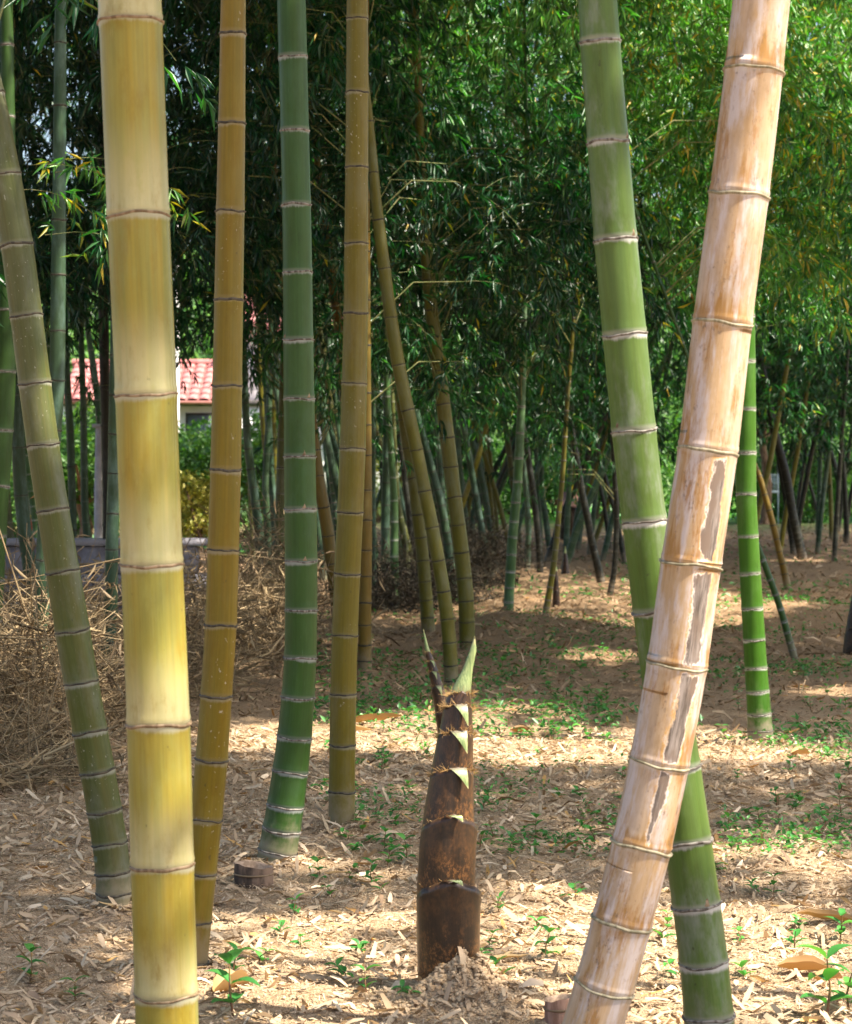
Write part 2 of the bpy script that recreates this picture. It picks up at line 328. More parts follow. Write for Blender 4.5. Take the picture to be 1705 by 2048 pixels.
# ------------------------------------------------------------------ bamboo culms
CULMS = []           # (root, x, y, fx(z), foliage buffers)
def smooth_path(pts, d, zbot, ztop, lean_d=0.0, arch=(0, 0), tiptaper=True):
    """pts: list of (x, y, w) photo samples from top to base at distance d. Returns z grid with cx, cy, r."""
    pts = sorted(pts, key=lambda q: q[1])
    W = np.array([[*P(x, y, d)[[0, 2]], w_*d/FPX/2] for x, y, w_ in pts])[::-1]      # ascending z
    z = np.arange(zbot, ztop, .02)
    def ext(col):
        v = np.interp(z, W[:, 1], W[:, col])
        k = min(3, len(W)-1)
        s = (W[-1, col]-W[-1-k, col])/(W[-1, 1]-W[-1-k, 1]+1e-6)
        hi = z > W[-1, 1]; v[hi] = W[-1, col]+s*(z[hi]-W[-1, 1])*(1 if col == 0 else .6)
        s0 = (W[1, col]-W[0, col])/(W[1, 1]-W[0, 1]+1e-6) if col == 0 else 0
        lo = z < W[0, 1]; v[lo] = W[0, col]+s0*(z[lo]-W[0, 1])
        g = np.exp(-np.linspace(-2, 2, 21)**2); g /= g.sum()
        return np.convolve(np.pad(v, 10, mode='edge'), g, 'valid')
    cx = ext(0); r = ext(2)
    r = np.maximum(r, .012); above = np.clip((z-W[-1, 1])/(ztop-W[-1, 1]), 0, 1); r = r*(1-.8*above)
    cx[z > W[-1, 1]] += arch[0]*above[z > W[-1, 1]]**2
    cy = d+lean_d*z+arch[1]*above**2
    return z, cx, cy, r

def ring_block(zs, rs, cxs, cys, dx, seg, lean):
    th = np.linspace(0, 2*math.pi, seg, endpoint=False)
    t = np.stack([np.gradient(cxs), np.gradient(cys), np.gradient(zs)], -1); t /= np.linalg.norm(t, axis=1)[:, None]
    a = np.cross(np.array([0, 1.0, 0]), t); a /= np.linalg.norm(a, axis=1)[:, None]; b = np.cross(t, a)
    v = np.stack([cxs, cys, zs], -1)[:, None]+rs[:, None, None]*(np.cos(th)[None, :, None]*a[:, None]+np.sin(th)[None, :, None]*b[:, None])
    n = len(zs); i = np.arange(n-1)[:, None]*seg; j = np.arange(seg)[None]; j2 = (j+1) % seg
    f = np.stack([i+j, i+j2, i+seg+j2, i+seg+j], -1).reshape(-1, 4)
    return v.reshape(-1, 3), f, th

def culm(pts, d, nodes_px, mat, ring, label, group=None, seg=20, ztop=10.0, lean_d=0.0, arch=(0, 0), split=True, patch=None, base_px=None, ringh=.0045, ringp=.0028, flare=.03, base_d=None, scars=()):
    zb = -.12
    z, cx, cy, r = smooth_path(pts, d, zb, ztop, lean_d, arch)
    gi = lambda q: (np.interp(q, z, cx), np.interp(q, z, cy), np.interp(q, z, r))
    # joints
    nz = sorted([float(CH-(y-HY)*d/FPX) for y in nodes_px])
    if not nz:
        nz = [.03]
    while nz[0] > .14: nz.insert(0, nz[0]-max(.045, (nz[1]-nz[0])*.8 if len(nz) > 1 else .08))
    step = (nz[-1]-nz[-2])*1.02 if len(nz) > 1 else .07
    while nz[-1] < ztop-.4:
        step = min(.34, step*1.05+.002 if step > .2 else step*1.09+.004); nz.append(nz[-1]+step)
    frame_top = CH+(HY+60)*d/FPX
    x0, y0, _ = gi(0.0)
    root = link('bamboo_culm', None, None, (float(x0), float(y0), 0)); root.empty_display_size = .1
    tag(root, label, 'bamboo', group)
    off = np.array([x0, y0, 0.0])
    sd = U(0, 30)
    bounds = [zb]+nz
    vis = [q for q in bounds if q < frame_top]; top_start = bounds[len(vis)] if len(vis) < len(bounds) else bounds[-1]
    segs = []
    for k in range(len(bounds)-1):
        a, b = bounds[k], bounds[k+1]; L = b-a
        u = np.unique(np.clip(np.concatenate([[0, .004, .009, .016, .03], np.linspace(.05, max(.051, L-.03), 6 if split else 3), [L-.02, L-.01, L-.004, L]]), 0, L))
        zs = a+u; px, py, pr = gi(zs)
        nu = u if k > 0 else u+.5; ndv = L-u
        bump = flare*np.exp(-((nu-.009)/.006)**2)*1.1+flare*.9*np.exp(-(ndv/.009)**2)-.02*np.exp(-(nu/.003)**2)
        rr = pr*(1+bump)
        segs.append((zs, rr, px, py, u/L, nu, ndv, k))
    def build(name, sl, parent, extra_patch=False):
        zs = np.concatenate([q[0] for q in sl]); rr = np.concatenate([q[1] for q in sl]); px = np.concatenate([q[2] for q in sl]); py = np.concatenate([q[3] for q in sl])
        fr = np.concatenate([q[4] for q in sl]); nu = np.concatenate([q[5] for q in sl]); ndv = np.concatenate([q[6] for q in sl])
        if len(sl) > 1:
            zs = zs+np.concatenate([np.linspace(0, 1e-4, len(q[0])) for q in sl])*0
            keep = np.concatenate([[True], np.diff(zs) > 1e-6]); zs, rr, px, py, fr, nu, ndv = [q[keep] for q in (zs, rr, px, py, fr, nu, ndv)]
        if extra_patch and len(sl) == 1:            # finer rows where the weathered scars lie
            zz = np.linspace(zs[0], zs[-1], 48); zz = np.unique(np.concatenate([zz, zs]))
            rr, px, py, fr, nu, ndv = [np.interp(zz, zs, q) for q in (rr, px, py, fr, nu, ndv)]; zs = zz
        sg = seg if not extra_patch else 72
        v, f, th = ring_block(zs, rr, px, py, 0, sg, 0)
        n = len(zs); R0 = float(np.mean(rr))
        tt = np.tile(th, n); zz = np.repeat(zs, sg)
        at = {'bc': np.stack([R0*np.cos(tt)+sd, R0*np.sin(tt), zz], -1), 'fr': np.repeat(fr, sg), 'nu': np.repeat(nu, sg), 'nd': np.repeat(ndv, sg)}
        if patch is not None:
            at['patch'] = patch(sl[0][7], np.repeat(fr, sg), (tt+math.pi) % (2*math.pi)-math.pi, zz) if len(sl) == 1 else np.full(len(tt), -1.0)
        return link(name, make_mesh(name, v-off, f, at, mat), parent)
    if split:
        for q in segs:
            if q[0][0] < top_start-1e-6: build('internode', [q], root, patch is not None)
        rest = [q for q in segs if q[0][0] >= top_start-1e-6]
        if rest: build('stalk', rest, root)
        for k, zn in enumerate(nz):
            if zn > frame_top: break
            px, py, pr = [float(q) for q in gi(zn)]
            th = np.linspace(0, 2*math.pi, seg, endpoint=False)
            wv = (.0016*np.sin(th*2+k*1.7)+.0013*np.sin(th*3+k*4.1))*min(1, pr/.05)+.0007*np.sin(th*7+k)
            q_ = U(.6, 1.05); rp_ = ringp*U(.6, 1.1); pd = [(-ringh*.9*q_, 0), (-ringh*.3*q_, rp_), (ringh*.35*q_, rp_*1.1), (ringh*.7*q_, -.001)]
            t = np.array([gi(zn+.02)[0]-gi(zn-.02)[0], gi(zn+.02)[1]-gi(zn-.02)[1], .04]); t /= np.linalg.norm(t)
            a = np.cross([0, 1, 0], t); a /= np.linalg.norm(a); b = np.cross(t, a)
            rows = [np.array([px, py, zn])+(wv+h)[:, None]*t+(pr*(1+flare*.5)+p)*(np.cos(th)[:, None]*a+np.sin(th)[:, None]*b) for h, p in pd]
            v = np.concatenate(rows); n = 4; ii = np.arange(n-1)[:, None]*seg; jj = np.arange(seg)[None]; j2 = (jj+1) % seg
            f = np.stack([ii+jj, ii+j2, ii+seg+j2, ii+seg+jj], -1).reshape(-1, 4)
            bcv = np.stack([pr*np.cos(np.tile(th, 4))+sd, pr*np.sin(np.tile(th, 4)), np.full(4*seg, zn)], -1)
            link('node_ring', make_mesh('node_ring', v-off, f, {'bc': bcv}, ring), root)
    else:
        build('stalk', segs, root)
    for (yy_, an_) in scars:
        zn = float(CH-(yy_-HY)*d/FPX)+.006; px, py, pr = [float(q) for q in gi(zn)]; an = -math.pi/2+an_
        o_ = np.array([math.cos(an), math.sin(an), 0]); t_ = np.array([-math.sin(an), math.cos(an), 0]); hh_ = pr*.34; vs = []
        for q in np.linspace(0, 1, 6):
            wq = pr*.15*(1-q)**.8+.0006; pj = .0035*math.sin(math.pi*min(1, q+.25))
            for sgn in (-1, 0, 1): vs.append(np.array([px, py, zn+hh_*q])+o_*(pr*(1.0-.5*(wq/pr)**2*abs(sgn))+(pj if sgn == 0 else .0002))+t_*wq*sgn)
        fs = [[3*q+c_, 3*q+c_+1, 3*q+c_+4, 3*q+c_+3] for q in range(5) for c_ in (0, 1)]; vs = np.array(vs)
        link('branch_scar', make_mesh('branch_scar', vs-off, fs, {'bc': vs}, M['ring_brown']), root)
    CULMS.append({'root': root, 'off': off, 'x': float(x0), 'y': float(y0), 'gi': gi, 'top': ztop, 'lv': [], 'lc': [], 'br': MB()})
    return root

def lin(a, b, n=2): return [(a[0]+(b[0]-a[0])*k/(n-1), a[1]+(b[1]-a[1])*k/(n-1), a[2]+(b[2]-a[2])*k/(n-1)) for k in range(n)]

culm([(260,0,126),(277,430,124),(293,790,122),(304,1130,123),(318,1445,126),(325,1730,126),(333,1985,125),(340,2240,128)], 3.87,
     [45,432,791,1130,1447,1730,1988,2180], M['yellow'], M['ring_brown'], 'thick glossy yellow bamboo culm standing closest to the viewer at left', seg=56, ztop=9, arch=(-.6, -1.0))
culm([(467,0,50),(464,250,54),(461,425,57),(458,600,58),(455,772,59),(452,940,62),(447,1100,62),(443,1250,64),(433,1390,62),(424,1520,65),(413,1638,64),(402,1745,63),(392,1842,62),(385,1925,61),(382,1955,62)], GD(1952),
     [68,247,423,600,772,940,1100,1250,1392,1520,1638,1746,1842,1922], M['orange'], M['ring_dark'], 'ochre orange bamboo culm with curved foot just right of the yellow culm', seg=44, ztop=10, arch=(.8, 1))
culm([(583,0,58),(590,262,57),(595,480,58),(597,680,60),(600,913,63),(603,1122,65),(603,1220,64),(602,1315,64),(597,1395,66),(590,1475,69),(581,1545,71),(572,1612,74),(564,1660,76),(555,1703,77),(550,1735,80)], GD(1734),
     [115,262,410,545,680,798,913,1018,1122,1220,1315,1395,1475,1543,1612,1660,1703], M['green'], M['ring_pale'], 'deep green bamboo culm with white joints and bent foot beside a cut stump', seg=44, ztop=10, arch=(-.5, 1), scars=((800, .75), (915, .35), (1020, .3), (1124, .3), (680, -1.0)))
culm([(715,0,43),(715,185,45),(714,335,46),(712,627,49),(706,897,52),(701,1025,52),(695,1148,52),(690,1270,52),(687,1388,52),(684,1583,52),(684,1660,54)], GD(1658),
     [38,185,335,487,627,767,897,1025,1148,1270,1388,1490,1583], M['olive'], M['ring_dark'], 'olive brown bamboo culm rising straight between deep green culm and big shoot', seg=40, ztop=10, arch=(.6, 1.2))
culm([(-62,0,56),(-22,180,60),(11,350,63),(35,490,65),(53,630,64),(70,767,65),(86,890,64),(106,1020,64),(126,1140,67),(145,1260,70),(162,1362,69),(180,1460,69),(196,1543,70),(209,1620,69),(221,1685,70),(229,1745,68),(231,1785,70),(230,1828,76)], GD(1824),
     [190,350,490,632,767,890,1020,1143,1262,1365,1463,1543,1622,1686,1745,1786,1815], M['greyolive'], M['ring_dark'], 'grey olive bamboo culm leaning out of the frame at the left edge', seg=44, ztop=9.5, arch=(-.5, .5))
def scar(k, fr, ang, z):
    ph = z*FPX/4.1; yy = HY-(z-CH)*FPX/4.1
    a0 = np.interp(yy, [650, 902, 910, 1127, 1135, 1330, 1345, 1525, 1535, 1690], [.30, .45, .35, .42, .38, .36, .40, .22, .22, .0])-math.pi/2
    hw = np.interp(yy, [640, 660, 880, 915, 1000, 1090, 1120, 1135, 1320, 1340, 1500, 1520, 1535, 1600, 1690], [.02, .05, .06, .30, .30, .36, .16, .34, .34, .36, .36, .24, .26, .20, .04])
    edge = np.minimum(fr, 1-fr)
    m = (hw-np.abs(ang-a0))/.22
    m = np.where((yy > 905) & (yy < 1685), m, -1.0)
    return np.clip(np.minimum(m, (edge-.035)*14), -1, 1.2)
culm([(1523,0,113),(1508,145,116),(1479,392,118),(1444,650,117),(1418,900,119),(1381,1130,120),(1356,1335,120),(1318,1530,119),(1285,1695,119),(1243,1845,119),(1208,1985,118),(1175,2080,120),(1155,2164,124)], 4.1,
     [143,392,648,902,1129,1332,1527,1692,1846,1976,2085], M['tan'], M['ring_tan'], 'weathered tan bamboo culm with grey scars leaning across the foreground', seg=56, ztop=8.5, patch=scar, arch=(.5, -.5), ringp=.0034, ringh=.005)
culm([(1196,0,78),(1200,85,80),(1217,285,82),(1231,480,86),(1250,670,88),(1268,865,88),(1289,1043,89),(1312,1225,90),(1333,1385,91),(1356,1535,92),(1376,1682,95),(1393,1810,96),(1410,1925,97),(1418,2032,98),(1424,2107,104)], 4.32,
     [85,285,480,670,862,1043,1222,1385,1535,1682,1810,1925,2032], M['palegreen'], M['ring_pale'], 'big pale green bamboo culm with white banded joints crossing behind the tan culm', seg=52, ztop=9, arch=(-.5, 1), ringp=.0035, scars=((1810, .35), (285, 1.1), (862, -.9), (480, .9)))
culm([(1490,0,30),(1490,400,34),(1493,720,37),(1493,905,40),(1492,990,41),(1497,1073,41),(1501,1147,42),(1505,1217,43),(1509,1280,44),(1512,1336,45),(1516,1383,46),(1519,1428,47),(1521,1461,49),(1522,1490,54)], GD(1488),
     [20,130,235,340,440,540,632,722,818,905,988,1073,1147,1217,1280,1336,1383,1428,1461], M['vivid'], M['ring_pale'], 'vivid green bamboo culm with a dirty foot right of the tan culm', seg=36, ztop=10, arch=(.8, 1), ringp=.002, ringh=.0035)

def autonodes(pts, gap0, gap1):
    y = max(p[1] for p in pts)-8; out = []; g = gap0
    while y > min(p[1] for p in pts)-400:
        out.append(y); y -= g; g = min(gap1, g*1.12)
    return out
MID = [
 # points, base y, gaps, material, ring, label, options
 ([(744,290,18),(752,400,22),(757,440,24),(769,537,25),(782,635,26),(797,730,27),(816,820,27),(834,900,26),(850,982,26),(865,1055,27),(877,1121,27),(888,1183,27),(895,1238,28),(900,1285,28),(904,1375,29)], 1375, [345,440,537,635,730,820,900,982,1055,1121,1183,1238,1285,1331,1362], 'mid1', 'ring_dark', 'slim olive culm slanting down to the ground right behind the big shoot'),
 ([(838,200,18),(842,300,20),(848,420,22),(856,560,24),(870,674,27),(879,741,28),(887,808,29),(895,875,29),(902,934,30),(909,994,29),(917,1050,30),(923,1105,31),(929,1156,31),(933,1202,31),(934,1244,31),(936,1318,33)], 1316, [300,390,480,560,620,674,741,808,875,934,994,1050,1105,1156,1202,1244,1283], 'mid1', 'ring_dark', 'thick olive culm with dappled yellow light behind the tip of the big shoot'),
 ([(780,650,20),(792,740,22),(806,820,23),(817,896,24),(828,952,25),(836,1029,25),(845,1100,25),(853,1200,26),(858,1275,28)], 1275, [700,770,839,896,956,1029,1075,1121,1163,1200,1235], 'mid1', 'ring_dark', 'dark olive culm with pale scar left of the slim olive culm'),
 ([(733,520,16),(733,780,19),(733,910,22),(733,1040,24),(732,1100,25),(731,1152,26),(730,1205,26),(730,1290,27),(730,1348,29)], 1347, [600,690,786,850,910,980,1040,1100,1152,1205,1250,1290], 'mid3', 'ring_dark', 'golden ochre culm showing just right of the straight olive brown culm'),
 ([(664,560,16),(672,610,18),(679,660,19),(684,720,20)], 1250, [612,664,716], 'mid3', 'ring_pale', 'short view of a yellow culm high between deep green and olive brown culms'),
 ([(612,760,20),(624,846,22),(637,952,24),(648,1015,25),(657,1072,26),(664,1128,26),(672,1177,26),(684,1310,28)], 1302, [780,846,900,952,1015,1072,1128,1177,1225,1265], 'mid3', 'ring_dark', 'yellow culm slanting behind the gap between deep green and olive brown culms'),
 ([(570,700,18),(566,850,20),(563,987,22),(560,1054,23),(559,1089,24),(555,1174,26),(552,1213,26),(550,1272,28)], 1270, [760,830,880,935,987,1038,1089,1140,1174,1213], 'greyolive', 'ring_dark', 'dull olive culm with leaning foot just left of the deep green culm'),
 ([(488,690,13),(491,811,15),(494,864,16),(499,917,17),(507,973,18),(516,1040,19),(530,1198,20)], 1205, [], 'mid2', 'ring_dark', 'blue green culm bowing beside the dry brush right of the ochre culm'),
 ([(519,560,10),(520,741,11),(527,846,13),(534,917,13),(538,987,13),(543,1150,14)], 1150, [], 'mid1', 'ring_dark', 'thin brownish culm behind the brush in front of the white house wall'),
 ([(543,560,8),(545,741,9),(550,917,10),(553,1010,11),(556,1120,12)], 1120, [], 'mid1', 'ring_dark', 'thinnest culm left of the deep green culm in front of the house'),
 ([(14,470,34),(16,620,38),(12,743,42),(6,860,42),(-1,972,42),(-8,1071,43),(-30,1441,48)], 1441, [500,620,743,860,972,1071,1160,1240], 'green', 'ring_pale', 'green culm half cut off by the left edge behind the leaning one'),
 ([(38,520,22),(36,690,24),(36,790,25),(37,895,27),(42,991,28),(52,1081,28),(66,1180,29),(80,1296,30)], 1296, [600,700,789,895,991,1081,1160], 'mid2', 'ring_dark', 'grey green culm behind the leaning culm near the left edge'),
 ([(121,100,24),(119,400,28),(117,550,30),(116,662,31),(115,761,32),(101,950,32),(90,1060,30),(86,1120,29),(85,1201,30),(81,1275,32),(77,1342,35),(73,1407,35),(69,1460,38)], 1458, [330,440,550,662,761,860,960,1050,1120,1201,1275,1342,1407], 'mid2', 'ring_dark', 'blue grey culm with a yellow green foot in the brush at far left'),
 ([(128,560,13),(132,700,14),(136,789,15),(141,863,16),(143,933,16),(145,1000,16),(150,1196,18)], 1196, [620,700,789,863,933,1000,1060], 'mid2', 'ring_dark', 'slim blue green culm between leaning culm and yellow culm'),
 ([(160,560,10),(170,620,11),(184,712,13),(194,780,14),(204,900,14),(212,1120,15)], 1130, [], 'mid2', 'ring_pale', 'thin curved green culm just left of the yellow culm in front of the red roof'),
 ([(206,400,18),(206,550,20),(209,701,21),(210,779,20),(212,852,20),(213,921,18),(214,990,17),(216,1228,19)], 1228, [550,625,701,779,852,921,990,1050], 'mid5', 'ring_dark', 'dark grey culm close to the left side of the yellow culm'),
 ([(234,560,22),(232,700,23),(229,868,24),(228,950,24),(226,1030,25),(224,1099,26),(223,1170,26),(222,1228,27),(218,1284,28),(211,1331,28),(205,1405,30)], 1402, [640,710,790,868,947,1027,1099,1170,1228,1284,1331], 'mid2', 'ring_dark', 'blue green culm with bent foot tucked against the yellow culm'),
 ([(1050,560,9),(1048,690,13),(1045,760,15),(1041,866,17),(1038,916,18),(1036,963,18),(1032,1005,19),(1029,1043,19),(1025,1074,19),(1023,1109,20),(1022,1143,20),(1019,1176,20),(1018,1204,20),(1016,1257,20)], 1255, [640,700,757,813,866,916,963,1005,1043,1074,1109,1143,1176,1204,1230], 'mid4', 'ring_pale', 'bright young green culm with white joints standing alone at mid distance'),
 ([(1135,800,9),(1125,963,10),(1118,1024,11),(1114,1075,11),(1109,1122,12),(1101,1174,12),(1089,1240,14)], 1241, [963,1000,1024,1050,1075,1100,1122,1150,1174,1200,1215,1228], 'mid1', 'ring_pale', 'thin slanting culm with a white tag at its foot'),
 ([(1140,830,11),(1150,897,12),(1154,916,13),(1164,984,14),(1176,1035,15),(1184,1085,15),(1198,1141,16),(1204,1170,17)], 1169, [], 'mid5', 'ring_dark', 'dark culm leaning left behind the big pale green culm'),
 ([(1226,780,10),(1227,900,11),(1234,1014,12),(1233,1073,11),(1230,1139,11),(1220,1191,13)], 1190, [], 'mid5', 'ring_dark', 'almost black slim culm curving beside the big pale green culm'),
 ([(1170,840,6),(1188,920,7),(1207,1000,8),(1221,1099,9)], 1099, [], 'mid5', 'ring_dark', 'thin dark far culm slanting between two dark leaning culms'),
 ([(1172,850,6),(1188,911,7),(1211,981,8),(1225,1061,9)], 1061, [], 'mid4', 'ring_dark', 'thin pale far culm slanting in front of the sunny shrubs'),
 ([(1470,830,9),(1503,915,10),(1520,952,11),(1530,989,12),(1547,1050,13),(1559,1103,13),(1570,1148,14),(1576,1178,15)], 1176, [952,989,1020,1050,1078,1103,1127,1148], 'mid3', 'ring_dark', 'ochre culm slanting right of the vivid green culm'),
 ([(1500,1050,11),(1523,1110,12),(1541,1160,13),(1560,1210,13),(1576,1270,14),(1590,1318,15)], 1316, [1085,1120,1160,1190,1218,1243,1265,1285,1300], 'green', 'ring_pale', 'small dark green culm slanting low behind the vivid green culm'),
 ([(1530,760,15),(1548,859,16),(1562,909,17),(1574,956,18),(1587,1034,18),(1597,1080,18),(1606,1118,19)], 1117, [], 'mid5', 'ring_dark', 'thick dark leaning culm at right middle distance'),
 ([(1560,930,10),(1570,985,11),(1580,1050,12),(1588,1108,12)], 1106, [], 'mid5', 'ring_dark', 'dark culm half hidden behind the thick dark leaning culm'),
 ([(1570,830,5),(1607,927,6),(1625,985,6),(1646,1062,7)], 1060, [], 'mid5', 'ring_dark', 'thin dark culm slanting toward lower right near the sunny grass'),
 ([(1632,760,8),(1630,897,9),(1628,985,9),(1626,1046,10)], 1045, [], 'greyolive', 'ring_dark', 'pale grey far culm standing straight at right'),
 ([(1640,800,7),(1650,898,8),(1658,976,8),(1668,1064,9)], 1062, [], 'mid5', 'ring_dark', 'slim dark culm right of the pale grey far culm'),
 ([(1640,830,10),(1669,927,11),(1683,985,12),(1699,1048,13)], 1047, [], 'mid5', 'ring_dark', 'dark culm leaning at the right edge'),
 ([(640,740,11),(647,804,13),(662,917,14),(678,1090,15)], 1180, [], 'mid2', 'ring_pale', 'green culm in shade left of the olive brown culm'),
 ([(654,760,8),(664,811,9),(675,966,10),(682,1100,10)], 1160, [], 'mid1', 'ring_dark', 'thin brown culm close beside the olive brown culm'),
 ([(776,500,14),(775,811,16),(773,950,17),(771,1057,18),(772,1205,20)], 1205, [620,690,755,811,866,917,965,1010,1057,1100,1140,1175], 'mid2', 'ring_dark', 'upright dark green culm seen between olive brown and slim olive culms'),
 ([(748,650,9),(748,811,10),(747,950,10),(747,1093,11),(748,1219,12)], 1218, [], 'mid2', 'ring_dark', 'narrow green culm beside the golden ochre culm'),
 ([(772,740,9),(788,811,10),(805,917,11),(820,1040,12),(828,1160,13)], 1165, [], 'mid5', 'ring_dark', 'dark culm slanting behind the dark olive culm'),
 ([(820,780,14),(837,839,15),(858,917,16),(883,1005,17),(897,1093,18),(911,1200,19)], 1202, [], 'mid2', 'ring_dark', 'shaded blue green culm parallel to the slim olive culm'),
 ([(855,700,10),(868,811,12),(879,917,12),(892,1060,13)], 1150, [], 'mid2', 'ring_dark', 'shaded blue culm left of the dappled olive culm'),
 ([(880,640,12),(904,734,13),(922,811,14),(950,899,14),(970,985,14),(980,1060,14),(983,1118,15)], 1117, [], 'mid2', 'ring_dark', 'blue grey culm fanning left from the dark clump in the middle'),
 ([(890,700,9),(915,811,10),(938,899,10),(955,985,10),(966,1085,11)], 1085, [], 'mid2', 'ring_dark', 'leftmost blue grey culm of the fan in the dark clump'),
 ([(950,700,9),(965,850,10),(976,950,11),(986,1050,11),(990,1110,12)], 1110, [], 'mid1', 'ring_dark', 'olive culm on the right of the dark clump in the middle'),
 ([(975,600,9),(982,663,11),(999,776,12),(1018,899,12),(1030,1000,12),(1040,1100,13)], 1100, [], 'greyolive', 'ring_dark', 'pale grey culm leaning just left of the bright young culm'),
 ([(1040,860,9),(1050,950,10),(1058,1040,11),(1055,1140,13)], 1138, [], 'mid2', 'ring_dark', 'shaded green culm right behind the bright young culm'),
 ([(1040,820,10),(1055,900,12),(1068,990,13),(1078,1080,13),(1081,1150,14)], 1148, [], 'mid5', 'ring_dark', 'dark leaning culm a little right of the bright young culm'),
 ([(1078,760,9),(1082,880,11),(1084,980,12),(1095,1060,12),(1102,1112,13)], 1112, [], 'mid2', 'ring_dark', 'dark blue culm curving left of the thin tagged culm'),
]
for k, (pts, by, nodes, mat, ring, label) in enumerate(MID):
    d = GD(by)
    if not nodes: nodes = autonodes(pts, 16*12/d*1.0, 60*14/d)
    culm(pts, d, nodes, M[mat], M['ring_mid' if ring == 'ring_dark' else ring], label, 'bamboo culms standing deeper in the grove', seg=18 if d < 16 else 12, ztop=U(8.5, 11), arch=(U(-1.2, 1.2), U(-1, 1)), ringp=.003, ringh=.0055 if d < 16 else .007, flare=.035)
# distant culms filling the grove
nf = 0; far_roots = []
while nf < 92:
    x = U(600, 1290) if nf < 54 else (U(1480, 1760) if nf < 66 else (U(630, 1010) if nf < 82 else (U(20, 225) if nf < 87 else U(480, 640))))
    d = U(24, 38) if nf < 66 else U(17, 25); by = HY+CH*FPX/d; lean = U(-90, 60) if nf < 54 else (U(-45, 12) if nf < 66 else U(5, 70)*(1 if nf < 82 else .3)); ww = U(.055, .085)/d*FPX
    pts = [(x-lean*2.0+U(-8, 8), by-420, ww*.75), (x-lean+U(-6, 6), by-210, ww*.9), (x-lean*.35, by-90, ww), (x, by, ww*1.05)]
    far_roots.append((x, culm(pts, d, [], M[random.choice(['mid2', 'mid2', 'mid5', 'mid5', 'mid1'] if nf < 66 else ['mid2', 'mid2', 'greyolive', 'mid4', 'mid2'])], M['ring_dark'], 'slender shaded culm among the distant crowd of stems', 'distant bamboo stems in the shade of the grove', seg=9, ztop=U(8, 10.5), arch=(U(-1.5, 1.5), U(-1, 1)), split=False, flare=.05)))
    nf += 1
ORD = ['first', 'second', 'third', 'fourth', 'fifth', 'sixth', 'seventh', 'eighth', 'ninth', 'tenth', 'eleventh', 'twelfth', 'thirteenth', 'fourteenth', 'fifteenth', 'sixteenth', 'seventeenth', 'eighteenth', 'nineteenth', 'twentieth']
ORD += ['twenty-'+q for q in ORD[:9]]+['thirtieth']+['thirty-'+q for q in ORD[:9]]+['fortieth']+['forty-'+q for q in ORD[:9]]
MARKS = [(0, 'the left edge'), (60, 'the yellow and red banner'), (115, 'the blue grey culm'), (145, 'the slim blue green culm'), (214, 'the dark grey culm'), (440, 'the ochre orange culm'), (530, 'the bowing blue green culm'), (560, 'the dull olive culm'), (640, 'the deep green culm'), (703, 'the olive brown culm'), (733, 'the golden ochre culm'), (775, 'the upright dark green culm'), (855, 'the slim olive culm'), (910, 'the dappled olive culm'), (978, 'the dark clump'), (1032, 'the bright young culm'), (1120, 'the thin tagged culm'), (1170, 'the dark leaning culm'), (1234, 'the almost black culm'), (1285, 'the pale green culm'), (1480, 'the vivid green culm'), (1535, 'the slanting ochre culm'), (1583, 'the thick dark leaning culm'), (1628, 'the pale grey far culm'), (1668, 'the slim dark culm'), (1699, 'the leaning culm at the right edge')]
cnt = {}
for x, r_ in sorted(far_roots, key=lambda q: q[0]):
    mk = [m_ for m_ in MARKS if m_[0] <= x][-1][1]; cnt[mk] = cnt.get(mk, 0)+1
    r_['label'] = 'slender far culm, '+ORD[cnt[mk]-1]+' to the right of '+mk
# unseen culms added at both sides to carry the shading canopy
for x, y in ((2.6, 4.2), (3.6, 6.3), (4.2, 9.0), (5.0, 12.0), (5.6, 15.5), (7.0, 19.0), (6.4, 24.0), (8.2, 28.0), (-2.6, 6.6), (-3.8, 10.5), (-5.0, 15.0)):
    culm([(CX+(x-.25)*FPX/y, HY-500*4/y, .075*FPX/y), (CX+x*FPX/y, HY+CH*FPX/y, .095*FPX/y)], y, [], M['mid1'], M['ring_dark'], 'unseen olive culm added outside the frame to carry shade leaves', 'unseen culms added for canopy shade', seg=12, ztop=U(9.5, 11.5), arch=(U(-1, 1), U(-1, 1)), split=False)

# ------------------------------------------------------------------ bamboo foliage
def spray_template(nl, L, leaf, droop):
    base, dirs, nor, ln, tw = [], [], [], [], []
    nodes = 9
    ax = []
    p = np.zeros(3); dv = np.array([1.0, 0, .25])
    for k in range(nodes):
        dv = dv+np.array([0, rng.normal(0, .10), -droop*.16+rng.normal(0, .05)]); dv /= np.linalg.norm(dv)
        q = p+dv*L/nodes; ax.append((p.copy(), q.copy())); p = q
        per = nl//nodes
        side = rng.normal(0, 1, 3); side[2] *= .35
        sd = dv*.6+side/np.linalg.norm(side)*.8; sd /= np.linalg.norm(sd)
        sl = U(.04, .16)*L/.55; e = q+sd*sl+np.array([0, 0, -.25*sl]); ax.append((q.copy(), e))
        for m in range(per):
            o = q+(e-q)*U(.35, 1.05)
            ld = sd*.7+rng.normal(0, .55, 3)+np.array([0, 0, -.35-droop*.5]); ld /= np.linalg.norm(ld)
            base.append(o); dirs.append(ld); nn = rng.normal(0, .5, 3)+np.array([0, 0, 1.0]); nor.append(nn); ln.append(leaf*U(.65, 1.25))
    return np.array(base), np.array(dirs), np.array(nor), np.array(ln), ax
TEMPL = [spray_template(63, .62, .094, U(.5, 1.3)) for _ in range(14)]
